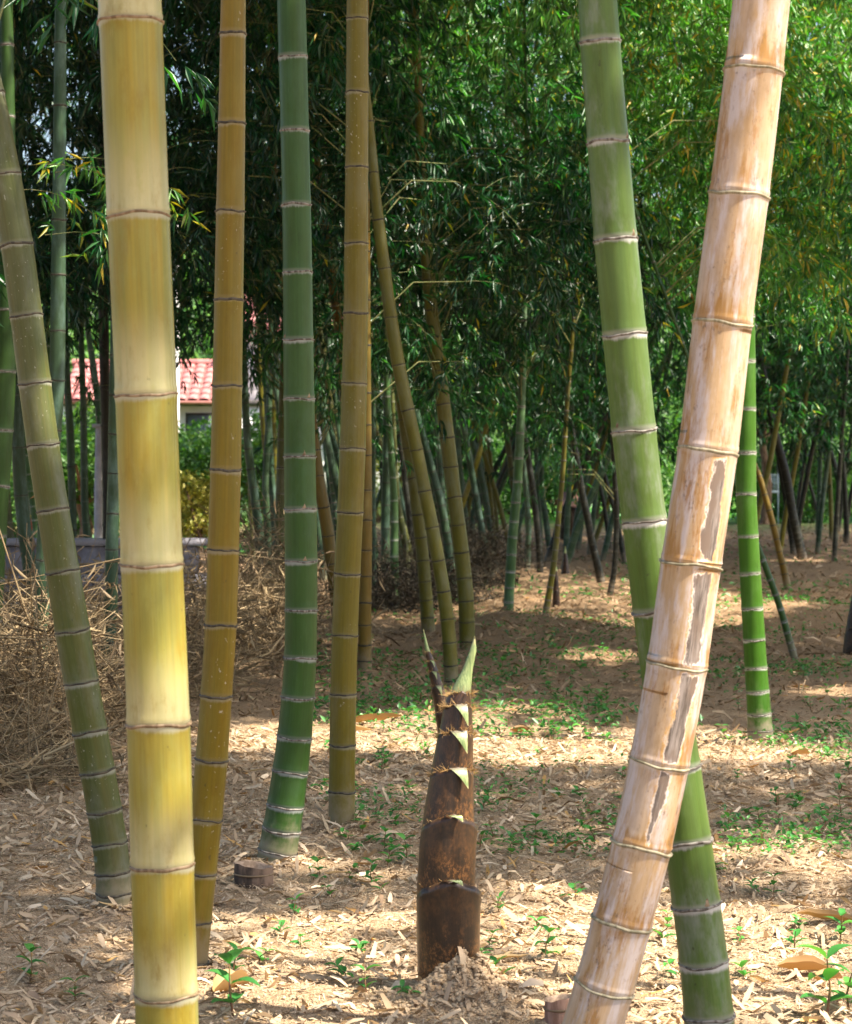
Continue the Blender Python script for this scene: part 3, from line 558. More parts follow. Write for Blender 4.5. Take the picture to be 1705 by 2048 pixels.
def leaf_verts(b, dr, nr, ln, wr=.15, fold=.35, curl=.12):
    sd = np.cross(dr, nr); sd /= np.linalg.norm(sd, axis=1)[:, None]+1e-9; up = np.cross(sd, dr)
    ln = ln[:, None]
    tip = b+dr*ln-up*ln*curl
    mid = b+dr*ln*.42+up*ln*.03
    wv = sd*ln*wr*.5; fv = up*ln*wr*.5*fold
    return np.stack([b, mid+wv+fv, tip, mid-wv+fv], 1)        # n,4,3
QT = np.array([[0, 2, 1], [0, 3, 2]])
def nearest(x, y, pool):
    a = pool[0]; i = np.argmin((a[:, 0]-x)**2+(a[:, 1]-y)**2); return pool[1][i]
def pool(dmin, dmax):
    sel = [c for c in CULMS if dmin <= c['y'] <= dmax]
    return (np.array([[c['x'], c['y']] for c in sel]), sel)
ALLP = pool(0, 99)
def rot_z(a):
    c, s = math.cos(a), math.sin(a); return np.array([[c, -s, 0], [s, c, 0], [0, 0, 1]])
def put_spray(pos, az, scale, lvf, pl, tilt=0.0, wr=.15):
    b, dr, nr, ln, ax = TEMPL[int(rng.integers(len(TEMPL)))]
    R = rot_z(az)
    if tilt:
        c, s = math.cos(tilt), math.sin(tilt); R = R@np.array([[c, 0, s], [0, 1, 0], [-s, 0, c]])
    bb = b@R.T*scale+pos
    lv = np.clip(lvf+rng.normal(0, .16, len(b)), 0, .88)
    return bb, dr@R.T, nr@R.T, ln*scale, lv, [(p@R.T*scale+pos, q@R.T*scale+pos) for p, q in ax]
def add_spray(pos, az, scale, lvf, yellow, pl, tilt=0.0, wr=.15, twigs=True, **kw):
    bb, dr, nr, ln, lv, ax = put_spray(pos, az, scale, lvf, pl, tilt)
    yl = rng.random(len(lv)) < yellow; lv[yl] = rng.uniform(.9, 1.0, yl.sum())
    c = nearest(pos[0], pos[1], pl)
    c['lv'].append(leaf_verts(bb, dr, nr, ln, wr)-c['off']); c['lc'].append(lv)
    if twigs:
        z0 = max(.8, min(pos[2]-.25, c['top']-.6)); gx_, gy_, _ = c['gi'](z0)
        s0 = np.array([gx_, gy_, z0])
        if np.linalg.norm(s0-pos) < .75:
            m = (s0+pos)/2+np.array([0, 0, .12]); c['br'].tube(np.array([s0, m, pos])-c['off'], [.005, .0035, .002], 4)
        for p, q in ax[::2]: c['br'].tube(np.array([p, q])-c['off'], [.0016, .001], 3)

MIDP = pool(9.0, 40)
# hanging foliage, leaf tone also standing in for light and shade: (x0, x1, y0, y1, dmin, dmax, number, lv mean, yellow, lower hem raggedness)
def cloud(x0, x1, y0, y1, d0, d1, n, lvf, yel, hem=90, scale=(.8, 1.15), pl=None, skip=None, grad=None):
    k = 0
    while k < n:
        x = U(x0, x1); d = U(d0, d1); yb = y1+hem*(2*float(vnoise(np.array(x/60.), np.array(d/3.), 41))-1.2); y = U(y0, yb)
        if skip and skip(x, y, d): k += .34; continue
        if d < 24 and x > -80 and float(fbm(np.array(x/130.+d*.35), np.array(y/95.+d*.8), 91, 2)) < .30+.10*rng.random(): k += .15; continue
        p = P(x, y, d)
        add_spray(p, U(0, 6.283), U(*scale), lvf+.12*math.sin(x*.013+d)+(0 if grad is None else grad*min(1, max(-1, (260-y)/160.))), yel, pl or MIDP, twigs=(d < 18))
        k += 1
hole = lambda x, y, d: (20 < x < 215 and 170 < y < 420 and rng.random() < .5) or (335 < x < 420 and y > 430 and rng.random() < .8)
cloud(-80, 480, -140, 640, 11.5, 21, 900, .02, .006, 90, skip=hole)  # leaf colour darkened to stand for deep shade at left
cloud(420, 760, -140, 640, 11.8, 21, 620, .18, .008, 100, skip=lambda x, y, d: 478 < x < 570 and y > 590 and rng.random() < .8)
cloud(700, 1200, -140, 680, 12, 22, 980, .40, .02, 130, grad=.32)  # grad paints upper leaves paler as if lit, lower ones darker
cloud(1120, 1780, -160, 600, 14, 24, 1250, .78, .07, 100, grad=.1)  # leaf colour raised so the upper right looks sunlit
cloud(630, 1260, 430, 900, 27, 38, 420, .03, .0, 60, scale=(1.5, 2.0), skip=lambda x, y, d: y > 800 and rng.random() < .6)  # near-black leaf tone stands in for shaded depth, next row too
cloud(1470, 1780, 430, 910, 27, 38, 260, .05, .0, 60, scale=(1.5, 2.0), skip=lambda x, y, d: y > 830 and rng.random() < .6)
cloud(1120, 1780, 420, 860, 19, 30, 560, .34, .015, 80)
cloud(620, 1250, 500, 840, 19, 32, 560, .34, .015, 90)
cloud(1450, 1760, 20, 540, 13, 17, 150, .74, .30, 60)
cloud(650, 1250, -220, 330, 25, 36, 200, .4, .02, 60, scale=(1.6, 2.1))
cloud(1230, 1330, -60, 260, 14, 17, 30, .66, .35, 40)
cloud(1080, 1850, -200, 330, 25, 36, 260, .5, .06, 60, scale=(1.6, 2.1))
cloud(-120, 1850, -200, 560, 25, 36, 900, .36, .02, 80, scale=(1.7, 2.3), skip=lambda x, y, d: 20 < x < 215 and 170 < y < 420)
cloud(-800, -260, -420, 700, 8, 24, 700, .2, .0, 60, scale=(1.2, 1.7))  # unseen sprays added left of the frame to block sidelight
# separate low sprays that catch the eye
for (x, y, d, sc_, lvf, yel) in [(650,700,13,.9,.55,0),(640,760,13,.8,.55,0),(660,650,13,.9,.5,0),(700,820,14,.8,.5,0),(820,640,13,.9,.5,.02),(830,700,13,.9,.55,.02),(850,770,13.5,.8,.5,0),(900,650,14,1.0,.55,.02),(930,700,14,.9,.5,0),
                              (880,740,14,.8,.45,.05),(1010,660,15,.9,.5,.03),(1090,700,16,.9,.45,.03),(400,640,14,.8,.2,0),(390,590,14,.9,.2,0),(410,700,14.5,.7,.2,0),(520,640,15,.9,.25,0),(540,690,15,.8,.3,0),(180,760,15,.6,.35,0),(1100,820,18,.9,.4,.02),(1120,900,18,.8,.4,.02),(1150,950,19,.7,.4,.02),(870,560,13,.9,.5,.02)]:
    for _ in range(3): add_spray(P(x+U(-14, 14), y+U(-14, 14), d+U(-.3, .3)), U(0, 6.28), sc_, lvf, yel, MIDP)
NEARP = pool(4.5, 7.2)
LEFTP = pool(5.4, 10)
for (x, y, d, az, lvf, yel) in [(10,-40,5.6,.2,.35,.0),(70,-30,5.8,-.6,.4,.0),(-20,-60,5.5,.6,.4,.1),(60,330,8.2,.1,.75,.25),(110,345,8.3,-.2,.8,.3),(30,380,8.2,.4,.7,.2),(90,470,8.8,.3,.45,.1),(130,320,8.3,.6,.7,.2)]:
    add_spray(P(x, y, d), az, .85, lvf, yel, LEFTP, wr=.14)

# unseen leaf canopy added above the frame for shade; leaves that would shade the sunlit spots are left out
SUNNY = [(630,1895,215,85),(560,1940,120,50),(740,1955,110,45),(1120,1890,180,120),(1240,1990,190,100),(1520,1930,210,120),(1640,1960,140,120),(1000,1488,260,40),(760,1470,190,36),(1300,1495,240,40),(500,1478,70,34),(1570,1515,150,26),(1600,1735,120,50),(650,1740,90,22),
         (1300,1212,110,14),(1420,1190,60,12),(1330,1068,110,9),(690,1290,50,16),(1000,1242,60,14),(1120,1074,50,7),(1600,1120,60,5),(1180,1320,70,10),(880,1440,60,14),(1640,1380,70,10),(150,1880,60,30),(60,1740,50,16),(1480,1700,90,22),(1050,1420,90,12)]
for _ in range(110):
    y = HY+1118*U(.12, 1.0)**1.0; SUNNY.append((U(-50, 1750), y, U(6, 34)*(y-HY)/1000, U(2, 9)*(y-HY)/1000))
SG = []
for (x, y, rx, ry) in SUNNY:
    c0 = P(x, y, GD(y)); a = GD(y-ry)-GD(y); b = GD(y)-GD(y+ry); SG.append((c0[0], (GD(y-ry)+GD(y+ry))/2, rx*GD(y)/FPX, (a+b)/2))
SG = np.array(SG)
LINES = [(P(1523, -50, 4.1), P(1320, 1450, 4.1), .24), (P(290, 760, 3.87), P(333, 2048, 3.87), .19), (P(1200, -50, 4.3), P(1210, 170, 4.3), .07), (P(880, 1300, 4.9), P(900, 1560, 4.9), .12), (P(1510, 1080, 9.07), P(1515, 1400, 9.07), .10)]
BALLS = [(P(40, 1330, 9.4), .45), (P(470, 1230, 12.8), .5), (P(150, 1260, 11), .3), (P(1400, 100, 18), 2.2), (P(1600, 200, 17), 2.3), (P(1250, 60, 18), 1.6), (P(1650, 420, 17), 1.6), (P(960, 60, 19), 1.1), (P(1100, 120, 18), 1.1), (P(1500, 300, 20), 2.0), (P(1350, 0, 22), 2.2), (P(1000, 150, 17), 1.2), (P(880, 120, 17), .9), (P(1150, 420, 19), .8), (P(1330, 380, 16), 1.0), (P(900, 700, 14), .35), (P(650, 700, 13), .3)]
ncl, per = 3300, 46
cy_ = np.concatenate([rng.uniform(-2.0, 44, ncl*3), rng.uniform(-2.0, 15, 9000)]); cx_ = rng.uniform(-12, 20, len(cy_)); keep = (cx_ > -.2*cy_-3.0) & (cx_ < .2*cy_+8.5)
cx_, cy_ = cx_[keep], cy_[keep]; sel_ = rng.permutation(len(cx_))[:4600]; cx_, cy_ = cx_[sel_], cy_[sel_]
ex_ = rng.uniform(-6.5, -.8, 800); ey_ = rng.uniform(7, 24, 800); fy_ = rng.uniform(13, 46, 3000); fx_ = rng.uniform(0, 1, 3000)*(.2*fy_+8)-2
cx_ = np.concatenate([cx_, ex_, fx_]); cy_ = np.concatenate([cy_, ey_, fy_])
cz_ = rng.uniform(6.3, 10.5, len(cx_)); cz_ = np.maximum(cz_, CH+HY*cy_/FPX+.6)
hx_ = rng.uniform(-3.2, .3, 470); hy_ = rng.uniform(4.5, 12, 470); hz_ = CH+.235*hy_+.9+rng.uniform(0, 1.7, 470)  # low canopy clumps added to block skylight over the left culms
cx_ = np.concatenate([cx_, hx_]); cy_ = np.concatenate([cy_, hy_]); cz_ = np.concatenate([cz_, hz_])
LC = np.repeat(np.stack([cx_, cy_, cz_], -1), per, 0)+rng.normal(0, 1, (len(cx_)*per, 3))*np.array([.55, .55, .35])
def shade(p, n, sp):          # unseen leaf clumps added between a point and the sun to shade it
    t = (rng.uniform(5.6, 8.0, n)-p[2])/S[2]; c = p+S*t[:, None]+rng.normal(0, sp, (n, 3))
    return np.repeat(c, per, 0)+rng.normal(0, 1, (n*per, 3))*np.array([.28, .28, .25])
EX = [shade(P(x, y, d), 5, .12) for x, d, ys in ((265, 3.87, (-60, 30, 120, 210, 300, 390, 480)), (465, 4.96, (0, 200, 400, 600, 800)), (590, 6.3, (0, 150, 300, 450, 600, 750)), (714, 6.9, (0, 200, 400, 600, 800)), (40, 5.65, (400, 550)), (1205, 4.32, (250,)), (1505, 9.0, (700,)), (265, 3.87, (-60, 60, 180, 300, 420)), (60, 9.5, (0, 150, 300, 450)), (20, 7.0, (0, 200)), (150, 13.0, (0, 150, 300, 450, 600)), (40, 14.0, (100, 300, 500)), (330, 14.0, (100, 300, 500))) for y in ys]
LC = np.concatenate([LC]+EX)
gp = LC-S*(LC[:, 2]/S[2])[:, None]
ok = np.ones(len(LC), bool)
jit = (fbm(gp[:, 0]*5, gp[:, 1]*5, 77, 3)-.44)*1.5
for (x, y, a, b) in SG:
    ok &= ((gp[:, 0]-x)/(a+np.minimum(.07, a*.6)))**2+((gp[:, 1]-y)/(b+np.minimum(.10, b*.6)))**2 > 1+jit
for (a, b, r_) in LINES:
    for t in np.linspace(0, 1, 14):
        q = a+(b-a)*t; dv = LC-q; ok &= (np.linalg.norm(dv-(dv@S)[:, None]*S, axis=1) > r_) | (dv@S < 0)
for (c, r_) in BALLS:
    dv = LC-c; ok &= (np.linalg.norm(dv-(dv@S)[:, None]*S, axis=1) > r_) | (dv@S < 0)
ok &= ~((LC[:, 1] < -2.5)) & ~((gp[:, 1] > 26) & (gp[:, 0] < -.05*gp[:, 1])) & (gp[:, 1] < 47)
inview = (gp[:, 1] > 3.5) & (np.abs(gp[:, 0]) < .2*gp[:, 1]+.35)
A0 = P(270, 300, 3.87); dv = LC-A0; inview |= np.linalg.norm(dv-(dv@S)[:, None]*S, axis=1) < 1.0
ok &= ~inview | (rng.random(len(LC)) < np.where(gp[:, 1] < 10, .72, 1.0))
ok &= inview | (rng.random(len(LC)) < np.where(LC[:, 1] < 10, .08, .95))
ok &= ~((LC[:, 1] < 30) & (HY-(LC[:, 2]-.38-CH)*FPX/np.maximum(LC[:, 1]-.4, .5) > -40) & (np.abs(LC[:, 0]) < .2*LC[:, 1]+.5))
LC = LC[ok]
dirs = rng.normal(0, 1, LC.shape); dirs[:, 2] = dirs[:, 2]*.35-.25; dirs /= np.linalg.norm(dirs, axis=1)[:, None]
nors = rng.normal(0, .4, LC.shape)+np.array([0, 0, 1.0]); lns = rng.uniform(.2, .36, len(LC))
LV = leaf_verts(LC, dirs, nors, lns, .26)
own = np.array([np.argmin((ALLP[0][:, 0]-x)**2+(ALLP[0][:, 1]-y)**2) for x, y in zip(LC[:, 0], LC[:, 1])])
for k in np.unique(own):
    c = ALLP[1][k]; m = own == k
    c['lv'].append(LV[m]-c['off']); c['lc'].append(np.clip(rng.normal(.4, .2, m.sum()), 0, .88))
for c in CULMS:
    if c['lv']:
        V = np.concatenate(c['lv']); n = len(V); L_ = np.repeat(np.concatenate(c['lc']), 4)
        F_ = (np.arange(n)[:, None, None]*4+QT[None]).reshape(-1, 3)
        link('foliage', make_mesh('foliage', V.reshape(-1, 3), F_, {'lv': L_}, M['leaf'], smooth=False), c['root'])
    if c['br'].n: tag(c['br'].obj('branches', M['branch'], c['root']), kind='stuff')

# ------------------------------------------------------------------ far setting: wood, garden, house
def leaf_mass(centers, rad, n, size, mat, name, parent=None, lvm=.5, squash=.8, off=np.zeros(3)):
    cs = np.asarray(centers, float); k = rng.integers(len(cs), size=n)
    v = rng.normal(0, 1, (n, 3)); v /= np.linalg.norm(v, axis=1)[:, None]; rr = rng.uniform(.55, 1.0, n)**.6
    rd = np.broadcast_to(rad, len(cs))[k]
    p = cs[k]+v*(rr*rd)[:, None]*np.array([1, 1, squash]); p[:, 2] = np.maximum(p[:, 2], .02)
    d_ = v*.5+rng.normal(0, .7, (n, 3))+np.array([0, 0, -.2]); d_ /= np.linalg.norm(d_, axis=1)[:, None]
    V = leaf_verts(p, d_, v+rng.normal(0, .5, (n, 3)), rng.uniform(.6, 1.3, n)*size, .45)-off
    F_ = (np.arange(n)[:, None, None]*4+QT[None]).reshape(-1, 3)
    lv = np.repeat(np.clip(rng.normal(lvm, .22, n), 0, 1), 4)
    return link(name, make_mesh(name, V.reshape(-1, 3), F_, {'lv': lv}, mat, smooth=False), parent)
def shrub(x, y0, d, r, n, mat, label, name='shrub', cat='shrub', blobs=6, tall=1.0, size=.1, lvm=.5, group=None):
    c = P(x, HY, d); root = link(name, None, None, (c[0], d, 0)); tag(root, label, cat, group)
    zt = CH-(y0-HY)*d/FPX
    cs = [(c[0]+U(-.6, .6)*r, d+U(-.5, .5)*r, U(.25, .85)*zt*tall) for _ in range(blobs)]
    leaf_mass(cs, r*.62, n, size, mat, 'foliage', root, lvm, .9, np.array([c[0], d, 0]))
    m = MB()
    for q in cs: m.tube(np.array([[c[0]+U(-.1, .1), d, -.05], [(c[0]+q[0])/2, (d+q[1])/2, q[2]*.5], q])-np.array([c[0], d, 0]), [.035, .025, .012], 5)
    m.obj('stem', M['bark'], root); return root
# hillside wood behind everything
wc = []
for _ in range(260):
    x = U(-34, 34); d = U(72, 95); wc.append((x, d, U(.5, 10)*(1.0-.35*(x > 0)*0)))
tag(leaf_mass(wc, 2.6, 60000, .42, M['garden'], 'wooded_hillside', None, .35, .9), 'green wooded hillside in sunlight beyond the house and grove', 'woodland', kind='stuff')
tag(link('hill', (lambda: make_mesh('hill', [(-60, 78, -1), (60, 78, -1), (60, 100, 11), (-60, 100, 11), (60, 130, 13), (-60, 130, 13)], [[0, 1, 2, 3], [3, 2, 4, 5]], None, M['soil']))()), kind='structure')

shrub(165, 800, 36, 1.1, 5000, M['garden'], 'bright green garden shrub left of the yellow culm', size=.11, lvm=.62)
shrub(120, 930, 33, .8, 2500, M['garden'], 'low green shrub behind the grey post at left', size=.1, lvm=.45)
shrub(375, 845, 37, 1.0, 4500, M['garden'], 'green garden shrub between the yellow and ochre culms', size=.11, lvm=.6)
shrub(402, 930, 32, .45, 2600, M['yellowbush'], 'yellow leaved bush between the yellow and ochre culms', size=.07, lvm=.6, blobs=5)
shrub(505, 840, 36, 1.0, 3500, M['garden'], 'green garden shrub seen under the white upper storey', size=.11, lvm=.6)
shrub(560, 900, 34, .7, 2000, M['garden'], 'small garden shrub behind thin culms left of the deep green culm', size=.1, lvm=.5)
shrub(30, 900, 34, .9, 2500, M['garden'], 'green shrub at the far left edge of the garden', size=.1, lvm=.5)
shrub(765, 890, 44, .6, 1800, M['yellowbush'], 'small yellow green bush glimpsed right of the olive brown culm', size=.08, lvm=.4, blobs=4)
for x, y0, d, r, lab in ((930, 830, 47, 1.3, 'shade-toned green shrub behind the blue grey culms'), (1010, 870, 50, 1.2, 'shade-toned shrub behind the bright young culm'), (1110, 860, 48, 1.2, 'shade-toned shrub behind the thin tagged culm'), (1185, 850, 46, 1.4, 'sunny shrub seen left of the big pale green culm'),
                         (1290, 890, 50, 1.3, 'sunny shrub behind the tan and pale green culms'), (1575, 900, 44, 1.1, 'bright shrub beside the pale blue gate'), (1620, 880, 52, 1.5, 'dark leafy shrub behind the far right culms'), (1690, 880, 48, 1.2, 'green shrub at the far right edge'), (830, 880, 50, 1.1, 'shrub behind the slim olive culm')):
    shrub(x, y0+(25 if x < 1150 else 0), d, r, 3600, M['garden'], lab, size=.13, lvm=.25 if x < 1150 else .55)  # middle shrubs get darker leaf colour in place of shade
def small_tree(x, d, h, label):
    c = np.array([(x-CX)*d/FPX, d, 0]); root = link('garden_tree', None, None, tuple(c)); tag(root, label, 'tree')
    m = MB(); pts = [[0, 0, -.05], [.06, 0, h*.3], [-.04, .05, h*.6], [.05, 0, h]]; m.tube(pts, [.11, .085, .07, .04], 8)
    for _ in range(4): a = U(0, 6.28); m.tube([[0, 0, h*.6], [math.cos(a)*.5, math.sin(a)*.5, h*.9], [math.cos(a)*.9, math.sin(a)*.9, h*1.1]], [.05, .03, .015], 6)
    m.obj('trunk', M['bark'], root)
    leaf_mass([(c[0]+U(-.6, .6), d+U(-.8, .8), h*U(.95, 1.25)) for _ in range(9)], .42, 4200, .12, M['garden'], 'crown', root, .5, .8, c)
small_tree(166, 30, 1.05, 'small garden tree with twisted brown trunk left of the yellow culm')
small_tree(350, 33, 1.0, 'garden tree with slanting brown trunk against the red roof')
small_tree(1530, 42, 2.6, 'mossy brown tree trunk behind the slanting ochre culm')

# house with red tiled roofs
HD = 49.0
hx = lambda x: (x-CX)*HD/FPX
hz = lambda y: CH-(y-HY)*HD/FPX
house = link('house', None, None, (hx(450), HD, 0)); tag(house, 'house with red tiled roofs and white upper storey beyond the garden', 'house')
ho = np.array([hx(450), HD, 0.0])
def hb(name, a, b, mat, parent=house):
    m = MB(); m.box(np.array(a, float)-ho, np.array(b, float)-ho); return m.obj(name, M[mat], parent, smooth=False)
hb('lower_wall', (hx(110), HD, 0), (hx(800), HD+6, hz(800)), 'plaster')
hb('beam', (hx(106), HD-.06, hz(812)), (hx(804), HD-.002, hz(800)), 'darkwood')
hb('upper_wall', (hx(470), HD+1.6, hz(800)), (hx(790), HD+6, hz(648)), 'plaster')
for x0, x1, nm in ((150, 196, 1), (372, 436, 1), (520, 556, 1), (650, 720, 1)):
    w_ = hb('window', (hx(x0), HD-.05, hz(900)), (hx(x1), HD-.003, hz(826)), 'darkwood'); hb('pane', (hx(x0+5), HD-.075, hz(895)), (hx(x1-5), HD-.052, hz(831)), 'glass', w_)
for x0, x1 in ((492, 528), (536, 566), (640, 690)):
    w_ = hb('window', (hx(x0), HD+1.54, hz(776)), (hx(x1), HD+1.597, hz(690)), 'concrete'); hb('pane', (hx(x0+4), HD+1.52, hz(772)), (hx(x1-4), HD+1.538, hz(694)), 'plaster', w_)
    for k in range(1, 4):
        xx = x0+(x1-x0)*k/4; hb('mullion', (hx(xx)-.012, HD+1.50, hz(772)), (hx(xx)+.012, HD+1.519, hz(694)), 'concrete', w_)
tile_me = None
def tiled_roof(name, x0, x1, y_e, z_e, y_r, z_r, cols, rows):
    global tile_me
    m = MB(); sl = np.array([0, y_r-y_e, z_r-z_e]); L = np.linalg.norm(sl); u = sl/L; nrm = np.array([0, -u[2], u[1]])
    v = [[x0, y_e, z_e], [x1, y_e, z_e], [x1, y_r, z_r], [x0, y_r, z_r]]; v = v+[list(np.array(q)-nrm*.08) for q in v]
    m.add(np.array(v)-ho, [[0, 1, 2, 3], [7, 6, 5, 4], [0, 4, 5, 1], [1, 5, 6, 2], [2, 6, 7, 3], [3, 7, 4, 0]])
    r = m.obj(name, M['tile'], house, smooth=False)
    tw = (x1-x0)/cols; tl = L/rows
    t = MB(); a = np.linspace(0, math.pi, 5); pr = np.stack([tw*.5-np.cos(a)*tw*.46, np.zeros(5), np.sin(a)*.05+.012], -1)
    p2 = pr+np.array([0, tl*1.12, -.02]); fr = np.concatenate([pr, p2]); t.add(fr, [[k, k+1, k+6, k+5] for k in range(4)]+[[0, 5, 9, 4]])
    me = t.mesh('tile', M['tile'], smooth=False)
    ang = math.atan2(u[2], u[1]); k = 0
    for rr in range(rows):
        for cc in range(cols):
            o = link('tile', me, r); b = np.array([x0+cc*tw, y_e, z_e])+u*tl*rr+nrm*.004-ho
            o.location = b; o.rotation_euler = (ang+rng.normal(0, .012), 0, rng.normal(0, .012))
    t = MB(); t.tube(np.array([[x0-.05, y_r, z_r+.03], [x1+.05, y_r, z_r+.03]])-ho, [.09, .09], 8); t.obj('ridge', M['tile'], r)
tiled_roof('porch_roof', hx(128), hx(448), HD-.55, hz(803), HD+1.5, hz(722), 14, 7)
tiled_roof('main_roof', hx(455), hx(810), HD+1.0, hz(652), HD+3.6, hz(560), 12, 7)

def single(name, parts, label, cat, group=None, loc=None):
    root = link(name, None, None, loc); tag(root, label, cat, group)
    for nm, mb, mat in parts:
        mb.v = [q-np.array(loc) for q in mb.v]; mb.obj(nm, M[mat], root, smooth=False)
    return root
def px_box(m, x0, x1, y0, y1, d, dep):
    a = P(x0, y1, d); b = P(x1, y0, d); m.box((a[0], d, a[2]), (b[0], d+dep, b[2]))
# grey concrete post, banner, low wall
c = P(351, HY, 40); m = MB(); m.tube([[c[0], 40, -.2], [c[0], 40, 2.5], [c[0]+.02, 40, 6.4]], [.085, .075, .06], 12); m2 = MB(); m2.tube([[c[0]+.02, 40, 6.4], [c[0]+.02, 40, 6.5]], [.075, .05], 12)
single('utility_pole', [('shaft', m, 'plaster'), ('cap', m2, 'concrete')], 'tall white pole showing along the right side of the yellow culm', 'pole', loc=(c[0], 40, 0))
m = MB(); c = P(200, HY, 21); m.tube([[c[0], 21, -.1], [c[0], 21, .9], [c[0]+.01, 21, P(0, 855, 21)[2]]], [.055, .052, .05], 8); m2 = MB(); m2.box((c[0]-.065, 20.94, P(0, 855, 21)[2]), (c[0]+.065, 21.06, P(0, 848, 21)[2]))
single('concrete_post', [('shaft', m, 'concrete'), ('cap', m2, 'concrete')], 'grey concrete post beside the garden left of the yellow culm', 'post', loc=(c[0], 21, 0))
c = P(68, HY, 24); m = MB(); m.tube([[c[0]-.06, 24.05, -.1], [c[0]-.06, 24.05, 1.35]], [.015, .015], 6); m2 = MB(); m3 = MB()
px_box(m2, 61, 74, 955, 1034, 24, .02); px_box(m3, 62, 73, 1035, 1062, 24, .02)
single('garden_banner', [('pole', m, 'concrete'), ('yellow_panel', m2, 'ycloth'), ('red_panel', m3, 'red')], 'small yellow and red banner on a pole near the left edge', 'banner', loc=(c[0], 24, 0))
wl = link('low_wall', None, None, (-3.2, 17, 0)); tag(wl, 'low grey stone wall half hidden by dry brush at left', 'wall')
for rr in range(3):
    for cc in range(12):
        x = -5.6+cc*.32+(rr % 2)*.16; o = MB(); h0 = -.1+rr*.21; o.box((x+.006, 16.9+U(0, .02), h0), (x+.314, 17.15, h0+.2)); o.v = [q-np.array([-3.2, 17, 0]) for q in o.v]; o.obj('block', M['wallstone'], wl, smooth=False)
o = MB(); o.box((-5.65, 16.86, .532), (-1.55, 17.2, .58)); o.v = [q-np.array([-3.2, 17, 0]) for q in o.v]; o.obj('coping', M['wallstone'], wl, smooth=False)
# gate at right
GDp = 43.0; m = MB(); px_box(m, 1528, 1556, 948, 951, GDp, .04); m2 = MB(); px_box(m2, 1528, 1556, 981, 986, GDp, .04)
parts = [('top_rail', m, 'rail'), ('bottom_rail', m2, 'rail')]
for k in range(8):
    mm = MB(); x = 1529.5+k*3.6; px_box(mm, x, x+1.1, 951.2, 980.8, GDp, .03); parts.append(('baluster', mm, 'rail'))
for x in (1526, 1556.3):
    mm = MB(); px_box(mm, x, x+1.8, 944, 1049, GDp, .05); parts.append(('post', mm, 'rail'))
single('garden_gate', parts, 'pale blue railing gate glimpsed behind the slanting ochre culm', 'gate', loc=(P(1542, HY, GDp)[0], GDp, 0))
# little shed
sd_ = 34.0; a = P(1122, 1012, sd_); b = P(1163, 985, sd_); m = MB(); m.box((a[0]+.03, sd_+.05, 0), (b[0]-.03, sd_+.9, a[2]+.02)); m2 = MB()
m2.add([[a[0]-.05, sd_-.1, a[2]], [b[0]+.05, sd_-.1, a[2]-.02], [b[0]-.02, sd_+.5, b[2]], [a[0]+.04, sd_+.5, b[2]+.01], [a[0]-.05, sd_+1.1, a[2]], [b[0]+.05, sd_+1.1, a[2]]], [[0, 1, 2, 3], [3, 2, 5, 4]])
m3 = MB(); m3.box((a[0]+.1, sd_+.02, .05), (a[0]+.26, sd_+.047, a[2]-.06))
single('garden_shed', [('wall', m, 'darkwood'), ('roof', m2, 'rust'), ('door', m3, 'stump')], 'tiny shed with rusty brown roof behind the thin tagged culm', 'shed', loc=((a[0]+b[0])/2, sd_, 0))
# tag at the foot of the thin culm
m = MB(); d_ = GD(1243)-.08; px_box(m, 1081, 1097, 1240, 1257, d_, .006); m2 = MB(); m2.tube([P(1089, 1240, d_+.003), P(1091, 1228, d_+.05)], [.002, .002], 4)
single('tag', [('card', m, 'paper'), ('string', m2, 'twig')], 'small white tag at the foot of the thin slanting culm', 'tag', loc=tuple(P(1089, 1257, d_)))

# ------------------------------------------------------------------ shoots
def sheath_mat():
    t = NT('shoot_sheath'); bc = t.attr('bc').outputs['Vector']; fr = t.attr('fr').outputs['Fac']; ang = t.attr('ang').outputs['Fac']
    a = t.noise(t.scaled(bc, 30, 30, 22), 1.0, 4, .65); b = t.noise(t.scaled(bc, 170, 170, 105), 1.0, 4, .72); s_ = t.noise(t.scaled(bc, 320, 320, 14), 1.0, 3)
    col = t.mix(t.ramp(a, .38, .64), (.016, .009, .005), (.046, .021, .008))
    col = t.mix(t.ramp(s_, .4, .7, 0, .3), col, (.055, .028, .013))
    blot = t.math('MULTIPLY', t.ramp(b, .50, .57), t.ramp(a, .36, .56))
    low = t.ramp(fr, .80, .45, .12, 1.0); col = t.mix(t.math('MULTIPLY', blot, low), col, (.15, .066, .022))
    col = t.mix(t.ramp(b, .44, .34, 0, .8), col, (.009, .007, .005))
    col = t.mix(t.ramp(fr, .985, 1.0, 0, .3), col, (.12, .062, .02))
    t.bump(s_, .12, .0008)
    t.set(Base_Color=col, Roughness=.36, Specular_IOR_Level=.4, Sheen_Weight=.05, Sheen_Tint=(.6, .4, .2))
    return t.m
M['sheath'] = sheath_mat()
def blade_mat():
    t = NT('shoot_blade'); bc = t.attr('bc').outputs['Vector']; fr = t.attr('fr').outputs['Fac']
    s_ = t.noise(t.scaled(bc, 420, 420, 8), 1.0, 3)
    col = t.mix(t.ramp(s_, .35, .65), (.12, .17, .06), (.25, .30, .12)); col = t.mix(t.ramp(fr, .40, 0.0, 0, .85), col, (.085, .05, .04)); col = t.mix(t.ramp(fr, .85, 1.0, 0, .7), col, (.42, .36, .18))
    return t.set(Base_Color=col, Roughness=.45)
M['blade'] = blade_mat()
